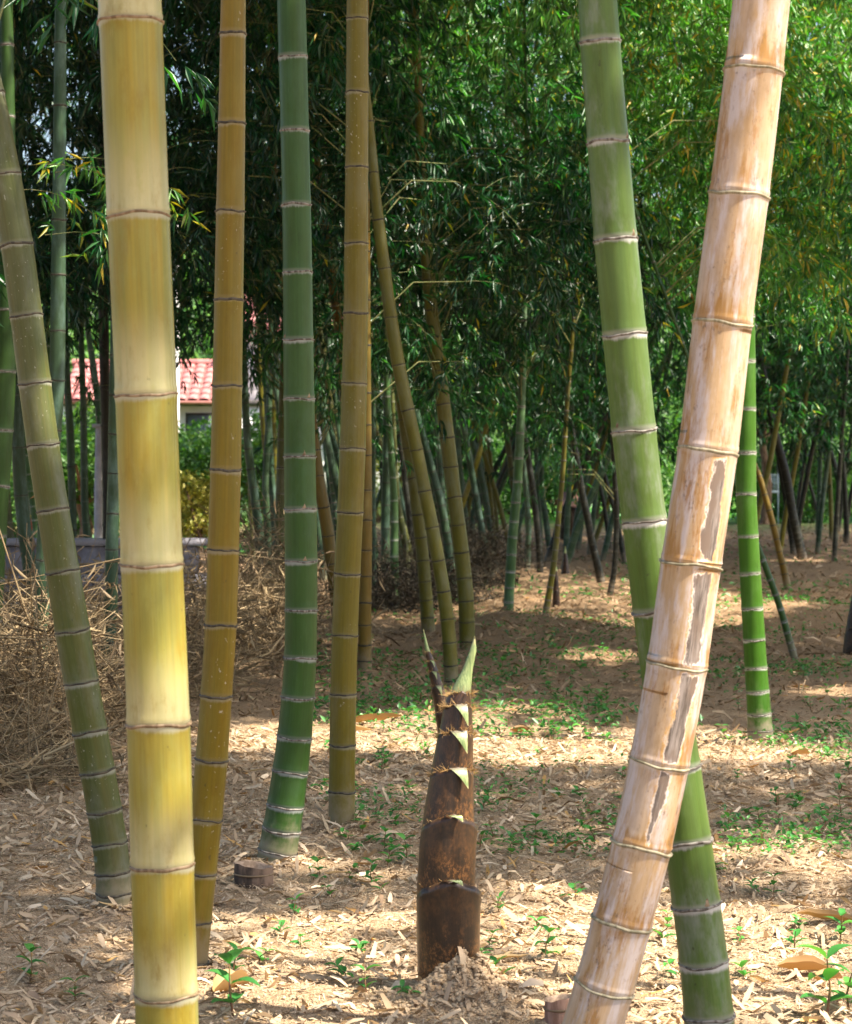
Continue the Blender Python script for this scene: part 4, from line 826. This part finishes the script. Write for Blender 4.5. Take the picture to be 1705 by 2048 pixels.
def shoot(prof, d, tops, label, front=0.12, bristle=1.0, seg=44, seed=0, group=None, flaps=None):
    """prof: (y, left, right) photo outline from tip to base; tops: rows where each sheath ends, lowest first, with blade length."""
    prof = sorted(prof); Y = np.array([p[0] for p in prof], float); Lx = np.array([p[1] for p in prof], float); Rx = np.array([p[2] for p in prof], float)
    zz = CH-(Y-HY)*d/FPX
    cz = lambda z: np.interp(z, zz[::-1], ((Lx+Rx)/2)[::-1]); rz = lambda z: np.interp(z, zz[::-1], ((Rx-Lx)/2)[::-1])*d/FPX
    X = lambda z: (cz(z)-CX)*d/FPX
    zbase = zz[-1]; off = np.array([X(zbase), d, 0.0]); root = link('bamboo_shoot', None, None, tuple(off)); tag(root, label, 'bamboo shoot', group)
    th = np.linspace(0, 2*math.pi, seg+1)
    lo = zbase-.12
    n = len(tops)
    for k, (ty, bl) in enumerate(tops):
        zt = CH-(ty-HY)*d/FPX; thb = -math.pi/2+front+(.0 if k % 2 == 0 else .0)+rng.normal(0, .06)
        dl = np.abs((th-thb+math.pi) % (2*math.pi)-math.pi)
        drop = rz(zt)*((.66 if k < 3 else .40)*(1-np.cos(np.minimum(dl, 1.9)))-.10*np.exp(-(dl/.2)**2))
        drop = drop+.0012*np.sin(th*9+k*2)
        top = zt-drop
        nv = 20; fr = np.linspace(0, 1, nv); zrow = lo+(top[None]-lo)*fr[:, None]
        e = .0006*np.clip((fr-.7)/.3, 0, 1)**2+(n-k)*.00015-.0006
        rr = rz(zrow)*1.0+e[:, None]
        if flaps and k in flaps:
            amp, wd = flaps[k]; g = np.exp(-((((th-.05)+math.pi) % (2*math.pi)-math.pi)/wd)**2)
            rr = rr+amp*g[None]*(np.clip((fr-.45)/.55, 0, 1)**1.5)[:, None]
        xx = X(zrow)+rr*np.cos(th)[None]; yy = d+rr*np.sin(th)[None]
        v = np.stack([xx, yy, zrow], -1)
        # inner lip gives the sheath thickness
        lip = v[-1].copy(); lip[:, 0] = X(top)+(rr[-1]-.0011)*np.cos(th); lip[:, 1] = d+(rr[-1]-.0011)*np.sin(th); lip[:, 2] -= .001
        lip2 = lip.copy(); lip2[:, 2] -= .02
        v = np.concatenate([v, lip[None], lip2[None]]); frr = np.concatenate([fr, [1.0, .95]])
        m_ = seg+1; ii = np.arange(nv+1)[:, None]*m_; jj = np.arange(seg)[None]
        f = np.stack([ii+jj, ii+jj+1, ii+m_+jj+1, ii+m_+jj], -1).reshape(-1, 4)
        bcv = np.stack([np.tile(np.cos(th)*.06, nv+2)+k*.37+seed, np.tile(np.sin(th)*.06, nv+2), v[..., 2].ravel()], -1)
        sh = link('sheath', make_mesh('sheath', v.reshape(-1, 3)-off, f, {'bc': bcv, 'fr': np.repeat(frr, m_), 'ang': np.tile(th, nv+2)}, M['sheath']), root)
        # small hanging blade
        if bl > 0:
            Lb = bl*d/FPX; r0 = float(rz(zt))+.003; w0 = min(.019, r0*.46); s_ = np.linspace(0, 1, 9); rows = []
            for q in s_:
                out = r0+.012*math.sin(min(1, q*1.5)*1.57)+.004*q; hgt = zt+.002+.006*math.sin(q*3.1)-Lb*q; aa = thb+.30*q
                wd = w0*(1-q)**.9+.0005
                cpt = np.array([X(zt)+out*math.cos(aa), d+out*math.sin(aa), hgt]); sd = np.array([-math.sin(aa), math.cos(aa), 0])
                fo = np.array([math.cos(aa), math.sin(aa), 0])*.25*wd
                rows += [cpt-sd*wd-fo, cpt, cpt+sd*wd-fo]
            fb = [[3*q+c_, 3*q+c_+1, 3*q+c_+4, 3*q+c_+3] for q in range(8) for c_ in (0, 1)]
            rows = np.array(rows); link('blade', make_mesh('blade', rows-off, fb, {'bc': rows, 'fr': np.repeat(s_, 3)}, M['blade']), sh)
        if bristle:
            hb_ = MB(); nh = int((28 if k < n-4 else 150)*bristle)
            for _ in range(nh):
                j_ = int(rng.integers(seg)); dlj = dl[j_]
                if dlj < .25 and rng.random() < .9: continue
                p = v[nv-1, j_]; o_ = np.array([math.cos(th[j_]), math.sin(th[j_]), .55])*U(.3, 1)+rng.normal(0, .4, 3); o_ /= np.linalg.norm(o_)
                ln_ = U(.006, .019)*(1.25 if k >= n-4 else .8); q1 = p+o_*ln_*.5; q2 = p+o_*ln_+np.array([0, 0, U(-.3, .2)])*ln_
                hb_.tube(np.array([p, q1, q2])-off, [.00055, .0004, .0002], 3)
            if hb_.n: tag(hb_.obj('bristles', M['hair'], sh), kind='stuff')
        lo = min(zt-rz(zt)*1.3-.02, zt-.03) if k < n-1 else lo
    # closing tip leaf
    zt = zz[0]; zb_ = CH-(tops[-1][0]-HY)*d/FPX-.03
    s_ = np.linspace(0, 1, 14); zrow = zb_+(zt-zb_)*s_; thn = np.linspace(0, 2*math.pi, 17)
    rr = np.maximum(rz(zrow)*.97, .0012); wv = 1-.35*np.clip(s_*1.2, 0, 1)
    v = np.stack([X(zrow)[:, None]+rr[:, None]*np.cos(thn)[None], d+(rr*wv)[:, None]*np.sin(thn)[None], np.repeat(zrow[:, None], 17, 1)], -1)
    v[-3:, 9:, 2] -= .006*np.array([.3, .7, 1.0])[:, None]
    ii = np.arange(13)[:, None]*17; jj = np.arange(16)[None]; f = np.stack([ii+jj, ii+jj+1, ii+18+jj, ii+17+jj], -1).reshape(-1, 4)
    vv = v.reshape(-1, 3); link('tip_blade', make_mesh('tip_blade', vv-off, f, {'bc': vv, 'fr': np.repeat(s_, 17)}, M['blade']), root)
    return root
shoot([(1272,949,951),(1300,940,954),(1340,925,946),(1380,902,943),(1405,890,944),(1445,882,946),(1473,876,947),(1524,866,947),(1595,853,948),(1646,845,949),(1694,839,950),(1773,834,951),(1800,834,952),(1870,834,957),(1962,837,963),(2060,842,965)], SHOOT[1],
      [(1948, 0), (1752, 9), (1625, 11), (1532, 40), (1459, 44), (1407, 42), (1382, 0)], 'tall dark brown bamboo shoot with green blades standing in loose soil in the centre', flaps={1: (.013, .5), 2: (.007, .5), 0: (.0, .4)})
shoot([(1258,847,848),(1295,850,858),(1320,854,869),(1350,859,880),(1390,865,893),(1430,871,904),(1470,876,913),(1520,878,918)], GD(1512),
      [(1480, 0), (1420, 0), (1370, 22), (1342, 16), (1320, 14), (1303, 0)], 'slender brown shoot leaning out from behind the big central shoot', bristle=.35, seg=28, seed=3)
shoot([(1092,1130.5,1131.5),(1105,1128,1134),(1120,1126,1137),(1135,1124,1139),(1149,1122,1141)], GD(1149), [(1140, 0), (1128, 0), (1116, 0), (1106, 0)], 'small dark pointed shoot alone on the far ground right of the tagged culm', bristle=0, seg=14, seed=5)
shoot([(1120,1111,1112),(1140,1109,1115),(1165,1107,1118),(1190,1106,1120),(1213,1105,1121)], GD(1213), [(1200, 0), (1180, 0), (1160, 0), (1142, 0)], 'dark shoot standing close behind the thin tagged culm', bristle=0, seg=14, seed=6)
shoot([(1120,1722,1724),(1180,1706,1730),(1230,1697,1737),(1270,1690,1742),(1303,1686,1746)], GD(1303), [(1290, 0), (1250, 0), (1215, 0), (1180, 0), (1150, 0)], 'reddish brown shoot cut off by the right edge', bristle=.1, seg=20, seed=7)
shoot([(1390,821,822),(1402,817,826),(1412,814,829),(1420,812,831)], GD(1420), [(1414, 0), (1406, 0), (1399, 0)], 'tiny green brown shoot tip poking out left of the slender leaning shoot', bristle=0, seg=14, seed=8)

# stumps
def stump(x, y, wpx, h, tilt, label, mat):
    d = GD(y); c = P(x, y, d); r = wpx*d/FPX/2; root = link('bamboo_stump', None, None, (c[0], d+r, 0)); tag(root, label, 'stump'); sg = 32
    th = np.linspace(0, 2*math.pi, sg, endpoint=False); wob = 1+.05*np.sin(th*2+x)+.02*np.sin(th*5)
    def rows(spec):
        v = np.concatenate([np.stack([rr*wob*np.cos(th), rr*wob*np.sin(th), z0+tilt*np.cos(th)*(z0 > 0)+(.0015*np.sin(th*3+x)+.001*np.sin(th*7) if z0 > .03 else 0)*np.ones(sg)], -1) for rr, z0 in spec])
        ii = np.arange(len(spec)-1)[:, None]*sg; jj = np.arange(sg)[None]; j2 = (jj+1) % sg
        return v, np.stack([ii+jj, ii+j2, ii+sg+j2, ii+sg+jj], -1).reshape(-1, 4)
    v, f = rows([(r*1.02, -.06), (r, 0), (r*.99, h*.5), (r*.97, h)]); link('outer_wall', make_mesh('outer_wall', v, f, None, mat), root)
    v, f = rows([(r*.97, h), (r*.80, h-.003), (r*.78, h*.45), (r*.05, h*.35)]); link('cut_face', make_mesh('cut_face', v, f, None, M['stumpcut']), root)
    m = MB(); t2 = np.linspace(0, 2*math.pi, 33); m.tube(np.stack([r*1.0*np.cos(t2), r*1.0*np.sin(t2), np.full(33, h*.62)], -1), np.full(33, .0028), 5); m.obj('node_ring', M['ring_brown'], root)
stump(505, 1782, 78, .062, -.006, 'low dark brown cut bamboo stump in front of the deep green culm', M['stump'])
stump(1118, 2056, 56, .055, .004, 'reddish cut bamboo stump beside the foot of the tan culm', M['stumpred'])

# ------------------------------------------------------------------ dry brush
def brush(blobs, ntw, nlf, mat, matl, name, label, dark=0.0, lmax=.9):
    tw = MB(); cs = np.array([b[:3] for b in blobs]); rd = np.array([b[3:] for b in blobs]); wts = np.prod(rd, 1)**.6; wts /= wts.sum(); ends = []
    for _ in range(ntw):
        k = rng.choice(len(blobs), p=wts); v = rng.normal(0, .5, 3); p = cs[k]+v*rd[k]; p[2] = max(.02, p[2])
        dr = rng.normal(0, 1, 3)*np.array([1, .8, .5]); dr /= np.linalg.norm(dr); L = U(.2, lmax); bend = rng.normal(0, .18, 3)*L+np.array([0, 0, -.12*L])
        q0, q2 = p-dr*L*.5, p+dr*L*.5; q1 = p+bend*.6; q2 = q2+bend*-.3
        pts = np.array([q0, q1, q2]); pts[:, 2] = np.maximum(pts[:, 2], .015); r0 = U(.0012, .0035)*(2.6 if rng.random() < .05 else 1)
        tw.tube(pts, [r0, r0*.75, r0*.3], 3, U(0, 1)); ends.append(pts[int(rng.integers(1, 3))])
    E = np.array(ends); k = rng.integers(len(E), size=nlf); b = E[k]+rng.normal(0, .05, (nlf, 3)); b[:, 2] = np.maximum(b[:, 2], .03)
    dr = rng.normal(0, .6, (nlf, 3))+np.array([0, 0, -.5]); dr /= np.linalg.norm(dr, axis=1)[:, None]
    V = leaf_verts(b, dr, rng.normal(0, 1, (nlf, 3)), rng.uniform(.04, .10, nlf), .11, .5, .2)
    o0 = cs.mean(0)*np.array([1, 1, 0]); root = link(name, None, None, tuple(o0)); tag(root, label, 'brush pile', kind='stuff')
    tw.v = [q-o0 for q in tw.v]; tag(tw.obj('twigs', mat, root), kind='stuff')
    F_ = (np.arange(nlf)[:, None, None]*4+QT[None]).reshape(-1, 3)
    tag(link('dead_leaves', make_mesh('dead_leaves', (V-o0).reshape(-1, 3), F_, {'lv': np.repeat(rng.uniform(0, 1, nlf), 4)}, matl, smooth=False), root), kind='stuff')
pb = lambda x, y, d, a, b, c: (*P(x, y, d), a, b, c)
brush([pb(60, 1330, 9.3, .35, .6, .28), pb(10, 1430, 8.8, .3, .5, .3), pb(150, 1290, 11, .4, .6, .22), pb(90, 1270, 11.5, .35, .5, .22), pb(20, 1290, 10.5, .3, .5, .28), pb(170, 1420, 9.5, .25, .4, .2), pb(40, 1540, 8.0, .3, .35, .10)], 2500, 3600, M['straw'], M['straw'], 'brush_pile', 'tangled heap of dry straw coloured bamboo twigs at the left edge')
brush([pb(430, 1240, 12.5, .5, .7, .3), pb(500, 1200, 13, .45, .6, .26), pb(545, 1230, 13, .3, .5, .16), pb(470, 1190, 14, .4, .5, .2), pb(520, 1120, 14, .2, .4, .32), pb(400, 1330, 11, .3, .4, .12)], 1300, 2400, M['straw'], M['straw'], 'brush_pile', 'heap of dry bamboo twigs between the ochre and deep green culms', lmax=.8)
brush([pb(850, 1170, 18.5, .4, .8, .14), pb(780, 1175, 17.5, .35, .6, .14), pb(935, 1120, 21, .42, .8, .2), pb(890, 1095, 22, .4, .7, .24)], 1800, 8000, M['darkstraw'], M['darkstraw'], 'brush_pile', 'dark brown heap of dead bamboo litter deep in the middle of the grove', lmax=.9)

# ------------------------------------------------------------------ litter, clods, plants
def litter(n, y0, y1, lmin, lmax, wr, name, label, lift=.004, bias=None, big=.05):
    yy = np.sqrt(rng.uniform(y0**2, y1**2, n)); xx = rng.uniform(-1, 1, n)*(.2*yy+.25)
    if y0 < 5:
        bs = [P(x_, y_, GD(y_)) for x_, y_ in ((382, 1955), (550, 1738), (684, 1662), (230, 1828), (1522, 1490))]
        for k_, b_ in enumerate(bs):
            q_ = slice(k_*900, k_*900+900); aa = rng.uniform(0, 6.28, 900); r2 = .045+np.abs(rng.normal(0, .045, 900)); xx[q_] = b_[0]+np.cos(aa)*r2; yy[q_] = b_[1]+np.sin(aa)*r2
    lon = rng.random(n) < big; L = np.where(lon, rng.uniform(lmax, max(lmax*2.4, .07), n), rng.uniform(lmin, lmax, n)*rng.uniform(.4, 1, n))
    Wd = np.where(lon, rng.uniform(.008, .014, n), L*rng.uniform(*wr, n))
    a = rng.uniform(0, 2*math.pi, n); dx, dy = np.cos(a), np.sin(a)
    hs = rng.uniform(.001, .012, n)*lift/.004; tilt = rng.normal(0, .30, n); roll = rng.normal(0, .5, n); cur = rng.normal(0, .18, n)*L
    rows = []
    for s_ in (-.5, 0.0, .5):
        wid = Wd*(.5 if s_ == 0 else rng.uniform(.12, .42, n))
        px_, py_ = xx+dx*L*s_, yy+dy*L*s_
        gz = ground_z(px_, py_)+hs+np.abs(tilt)*L*.25+tilt*L*s_+(cur*.5 if s_ == 0 else 0)
        gz = np.maximum(gz, ground_z(px_, py_)+.001)
        rows.append(np.stack([px_-dy*wid, py_+dx*wid, gz+roll*wid], -1)); rows.append(np.stack([px_+dy*wid, py_-dx*wid, gz-roll*wid*.6], -1))
    V = np.stack(rows, 1); F_ = np.array([[0, 1, 3, 2], [2, 3, 5, 4]]); F_ = (np.arange(n)[:, None, None]*6+F_[None]).reshape(-1, 4)
    lv = np.repeat(np.clip(rng.normal(.5, .23, n)+np.where(rng.random(n) < .03, .5, 0), 0, 1), 6)
    tag(link(name, make_mesh(name, V.reshape(-1, 3), F_, {'lv': lv}, M['litter' if y1 < 10 else 'shadelitter'], smooth=False)), label, 'leaf litter', kind='stuff')
litter(225000, 4.1, 9.5, .005, .019, (.10, .30), 'leaf_litter', 'fine dry bamboo leaf litter strewn over the near ground')
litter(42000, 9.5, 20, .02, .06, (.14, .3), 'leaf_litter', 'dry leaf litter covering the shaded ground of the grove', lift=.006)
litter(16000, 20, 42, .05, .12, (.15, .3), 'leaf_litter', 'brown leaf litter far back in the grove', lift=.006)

def ico():
    p = (1+5**.5)/2; v = np.array([[-1,p,0],[1,p,0],[-1,-p,0],[1,-p,0],[0,-1,p],[0,1,p],[0,-1,-p],[0,1,-p],[p,0,-1],[p,0,1],[-p,0,-1],[-p,0,1]], float); v /= np.linalg.norm(v[0])
    f = np.array([[0,11,5],[0,5,1],[0,1,7],[0,7,10],[0,10,11],[1,5,9],[5,11,4],[11,10,2],[10,7,6],[7,1,8],[3,9,4],[3,4,2],[3,2,6],[3,6,8],[3,8,9],[4,9,5],[2,4,11],[6,2,10],[8,6,7],[9,8,1]]); return v, f
IV, IF = ico()
def clods(n, fx_, smin, smax, name, label):
    V, F_ = [], []
    for k in range(n):
        x, y = fx_(); s = smin+(smax-smin)*rng.random()**3.0; z = float(ground_z(x, y))+s*.25
        v = IV*(1+rng.normal(0, .22, (12, 1)))*s*np.array([U(.7, 1.2), U(.7, 1.2), U(.5, .85)])+np.array([x, y, z]); V.append(v); F_.append(IF+12*k)
    tag(link(name, make_mesh(name, np.concatenate(V), np.concatenate(F_), None, M['clod'], smooth=False)), label, 'soil crumbs', kind='stuff')
def near_shoot():
    a = U(-math.pi*.98, .12); r = abs(rng.normal(0, .07))+.055
    return SHOOT[0]+.02+math.cos(a)*r*1.05, SHOOT[1]+math.sin(a)*r*1.3
clods(5200, near_shoot, .0010, .0085, 'soil_crumbs', 'loose pale soil crumbs heaped around the foot of the big shoot')
def anyg():
    y = math.sqrt(U(4.2**2, 9**2)); return U(-1, 1)*(.2*y+.2), y
clods(7000, anyg, .0012, .008, 'soil_crumbs', 'small soil crumbs scattered over the near ground')

# fallen sheaths and single big leaves
SEEDLINGS = []
def fallen(x, y, L, wd, az, curl, lv, label, group):
    d = GD(y); c = P(x, y, d); s_ = np.linspace(-.5, .5, 7); t_ = np.array([-1, -.5, 0, .5, 1]); V = []
    for s in s_:
        ww = wd*.5*max(.04, math.cos(s*3.0))**.7
        for t in t_:
            V.append([s*L, t*ww, curl*ww*(t*t)*1.6+.10*L*(s*s)*4*.35+.006])
    V = np.array(V); V[:, 2] += .002*np.sin(V[:, 0]*90); f = [[r*5+q, r*5+q+1, r*5+q+6, r*5+q+5] for r in range(6) for q in range(4)]
    o = link('fallen_sheath' if wd > .018 else 'fallen_leaf', make_mesh('fallen_sheath', V, f, {'lv': np.full(35, lv)}, M['sheathdry']), None, (c[0], d, float(ground_z(c[0], d))+.004)); o.rotation_euler = (U(-.2, .2), U(-.12, .12), az)
    tag(o, label, 'dry sheath' if wd > .018 else 'dry leaf', group); SEEDLINGS.append((label, x, o))
for x, y, L, wd, az, cu, lv, lab in [(745, 1462, .26, .05, .1, .8, .35, 'curled orange dry sheath lying left of the slender leaning shoot'), (700, 1470, .2, .04, -.3, .7, .8, 'pale dry sheath beside the foot of the straight olive brown culm'),
        (660, 1752, .11, .016, .35, .3, .6, 'yellow dry leaf in front of the deep green culm'), (465, 1990, .10, .05, .8, 1.0, .5, 'round curled brown sheath low beside the yellow culm'), (1610, 1955, .12, .04, -.2, .9, .3, 'curled orange sheath low at right'),
        (1655, 1970, .08, .03, .5, .9, .2, 'small brown sheath next to the curled orange sheath at right'), (1000, 1930, .14, .022, .12, .4, .75, 'long pale leaf right of the big shoot foot'), (1600, 1520, .08, .04, .4, .9, .35, 'orange sheath near the vivid green culm foot'),
        (1660, 1870, .16, .03, -.4, .8, .3, 'brown split sheath in the shade at right'), (1120, 1690, .10, .015, -.3, .3, .7, 'pale leaf on the shaded ground left of the tan culm'), (1600, 1375, .1, .03, .2, .6, .4, 'brown sheath far right of the vivid green culm'), (1040, 1460, .09, .04, .1, .9, .1, 'dark brown sheath on the sunny strip by the seedlings')]:
    fallen(x, y, L, wd, az, cu, lv, lab, None)
for _ in range(46):
    y = U(1540, 2040); x = U(20, 1700); fallen(x, y, U(.06, .13), U(.009, .016), U(0, 3.14), U(.1, .6), U(0, 1), 'long dry bamboo leaf lying on the near ground', 'dry bamboo leaves on the near ground')

# seedlings
def ov_leaf(L, wr=.42, n=5, droop=.5):
    s_ = np.linspace(0, 1, n+1); V = []
    for s in s_:
        ww = L*wr*.5*(math.sin(min(1, s*1.0)**.75*math.pi)**.85 if 0 < s < 1 else .02)
        h = L*(.22*math.sin(s*1.6)-droop*s*s*.5)
        V += [[L*s, -ww, h+ww*.35], [L*s, 0, h], [L*s, ww, h+ww*.35]]
    f = [[3*q+c_, 3*q+c_+1, 3*q+c_+4, 3*q+c_+3] for q in range(n) for c_ in (0, 1)]
    return np.array(V), np.array(f)
SEED = []
for k in range(9):
    h = [.03, .05, .04, .08, .025, .06, .035, .05, .02][k]; m = MB(); pts = [[0, 0, -.02], [U(-.008, .008), U(-.008, .008), h*.5], [U(-.015, .015), U(-.015, .015), h]]; m.tube(pts, [.0022, .0018, .0012], 5); st_me = m.mesh('stem', M['redstem']); leaves = []
    pairs = [2, 3, 2, 3, 2, 3, 2, 3, 2][k]; a0 = U(0, 6)
    for q in range(pairs):
        zq = h*(.25+.75*q/(max(1, pairs-1))); L = U(.028, .052)*(1-.25*q/pairs)*(1.15 if k in (3, 5) else 1)
        for s in (0, 1) if k % 4 else (0, 1, 2):
            v, f = ov_leaf(L, U(.36, .58), 5, U(.2, .9)); a = a0+q*1.5+s*(math.pi if k % 4 else 2.1)+rng.normal(0, .2)
            el = U(.0, .6); Ry = np.array([[math.cos(el), 0, -math.sin(el)], [0, 1, 0], [math.sin(el), 0, math.cos(el)]])
            v = v@Ry.T@rot_z(a).T+np.array([*(np.array(pts[2][:2])*zq/h), zq]); leaves.append(make_mesh('leaf', v, f, {'lv': np.full(len(v), U(.15, 1))}, M['weed']))
    jm = MB(); jc = []
    for me in leaves:
        v = np.array([list(q.co) for q in me.vertices]); f = np.array([list(p.vertices) for p in me.polygons]); jm.add(v, f, me.attributes['lv'].data[0].value)
    SEED.append((st_me, leaves, jm.mesh('leaves', M['weed'])))
def seedling(x, y, k, s, label, group, parts=True):
    d = GD(y); c = P(x, y, d); root = link('seedling', None, None, (c[0], d, float(ground_z(c[0], d)))); root.scale = (s, s, s); root.rotation_euler = (U(-.15, .15), U(-.15, .15), U(0, 6.28)); tag(root, label, 'seedling', group); SEEDLINGS.append((label, x, root))
    st, lf, jm = SEED[k]; link('stem', st, root)
    if parts:
        for me in lf: link('leaf', me, root)
    else: link('leaves', jm, root)
near = [(640,1765),(662,1800),(700,1772),(745,1775),(765,1790),(790,1705),(775,1735),(600,1895),(560,1870),(735,1995),(690,1960),(980,1905),(1075,1880),(1092,1930),(1000,1830),(1150,1805),(1322,1885),(1335,1850),(1480,1895),(1440,1745),(1512,1785),(1545,1795),(1600,1870),(1590,1620),(1555,1650),(1250,1870),(1490,1960),
        (960,1920),(820,2010),(470,1960),(520,1930),(60,1960),(150,2000),(1590,1900),(1680,1890),(590,1830),(1175,1950),(1010,1960),(720,1900),(1360,1960),(1650,1650),(1500,1690)]
for x, y in near:
    side = 'left of the big shoot' if x < 830 else ('between the big shoot and the tan culm' if x < 1200 else 'on the sunny ground at right')
    seedling(x, y, int(rng.integers(9)), U(.65, 1.05), 'leafy near seedling '+side, 'seedlings '+side)
for x, y, k, s, lab in [(1652, 2038, 3, 1.5, 'largest bright green seedling at the bottom right corner'), (1700, 2030, 5, 1.4, 'broad leaved seedling cut off by the right edge at the bottom'), (468, 2040, 3, 1.35, 'tall red stemmed seedling with heart shaped leaves at bottom left of centre'), (940, 1985, 6, .8, 'small seedling on the soil heap of the big shoot')]:
    seedling(x, y, k, s, lab, None)
for zone, n, lab, grp, pr in [((930, 1300, 1545, 1720), 26, 'small seedling in the shaded strip right of the big shoot', 'seedlings in the shaded strip', True), ((690, 835, 1600, 1730), 12, 'small seedling by the olive brown culm foot', 'seedlings by the olive culm', True), ((1045, 1265, 1395, 1505), 34, 'fresh green seedling in the sunny patch left of the tan culm', 'seedlings in the sunny patch', True),
                              ((1440, 1700, 1500, 1700), 20, 'seedling right of the crossing culms', 'seedlings right of the crossing culms', True), ((620, 860, 1500, 1600), 12, 'tiny seedling left of the big shoot', 'seedlings near the sunny strip', False), ((950, 1300, 1300, 1400), 40, 'low seedling in the green patch behind the big shoot', 'seedlings behind the big shoot', False), ((620, 860, 1290, 1440), 30, 'low seedling on the ground around the golden ochre culm', 'seedlings around the golden culm', False), ((1430, 1705, 1320, 1500), 30, 'low seedling near the vivid green culm', 'seedlings near the vivid green culm', False)]:
    for _ in range(n): seedling(U(zone[0], zone[1]), U(zone[2], zone[3]), int(rng.integers(9)), U(.6, 1.1), lab, grp, pr)
def cover(n, zone, size, label):
    x = rng.uniform(zone[0], zone[1], n); y = rng.uniform(zone[2], zone[3], n); d = CH*FPX/(y-HY); X_ = (x-CX)*d/FPX
    m = fbm(X_*1.3, d*.9, 61, 3) > .42; X_, d = X_[m], d[m]; n = len(X_)
    b = np.stack([X_, d, ground_z(X_, d)+rng.uniform(.0, .05, n)], -1); dr = rng.normal(0, 1, (n, 3)); dr[:, 2] = np.abs(dr[:, 2])*.5; dr /= np.linalg.norm(dr, axis=1)[:, None]
    V = leaf_verts(b, dr, rng.normal(0, .3, (n, 3))+np.array([0, 0, 1]), rng.uniform(.6, 1.3, n)*size, .5); F_ = (np.arange(n)[:, None, None]*4+QT[None]).reshape(-1, 3)
    tag(link('ground_cover', make_mesh('ground_cover', V.reshape(-1, 3), F_, {'lv': np.repeat(rng.uniform(0, 1, n), 4)}, M['weed'], smooth=False)), label, 'ground cover', kind='stuff')
cover(7500, (600, 1705, 1230, 1500), .032, 'thin green ground cover among the litter behind the shoots')
cover(1300, (940, 1320, 1540, 1720), .02, 'tiny weeds in the shaded strip right of the big shoot')
cover(900, (640, 840, 1590, 1740), .02, 'tiny weeds around the foot of the straight olive brown culm')
cover(1500, (1440, 1705, 1490, 1720), .022, 'tiny weeds on the ground right of the crossing culms')
cover(2600, (850, 1705, 1060, 1230), .05, 'thin green ground cover on the far grove floor')
cover(5200, (1100, 1760, 985, 1050), .16, 'sunny green grass at the far edge of the grove')
cover(3000, (-60, 640, 985, 1120), .12, 'green ground cover of the garden at left')

bylab = {}
for lab, x, r_ in SEEDLINGS: bylab.setdefault(lab, []).append((x, r_))
for lab, q in bylab.items():
    if 1 < len(q) <= 49:
        for k, (x, r_) in enumerate(sorted(q, key=lambda z: z[0])): r_['label'] = lab+', '+ORD[k]+' from the left'
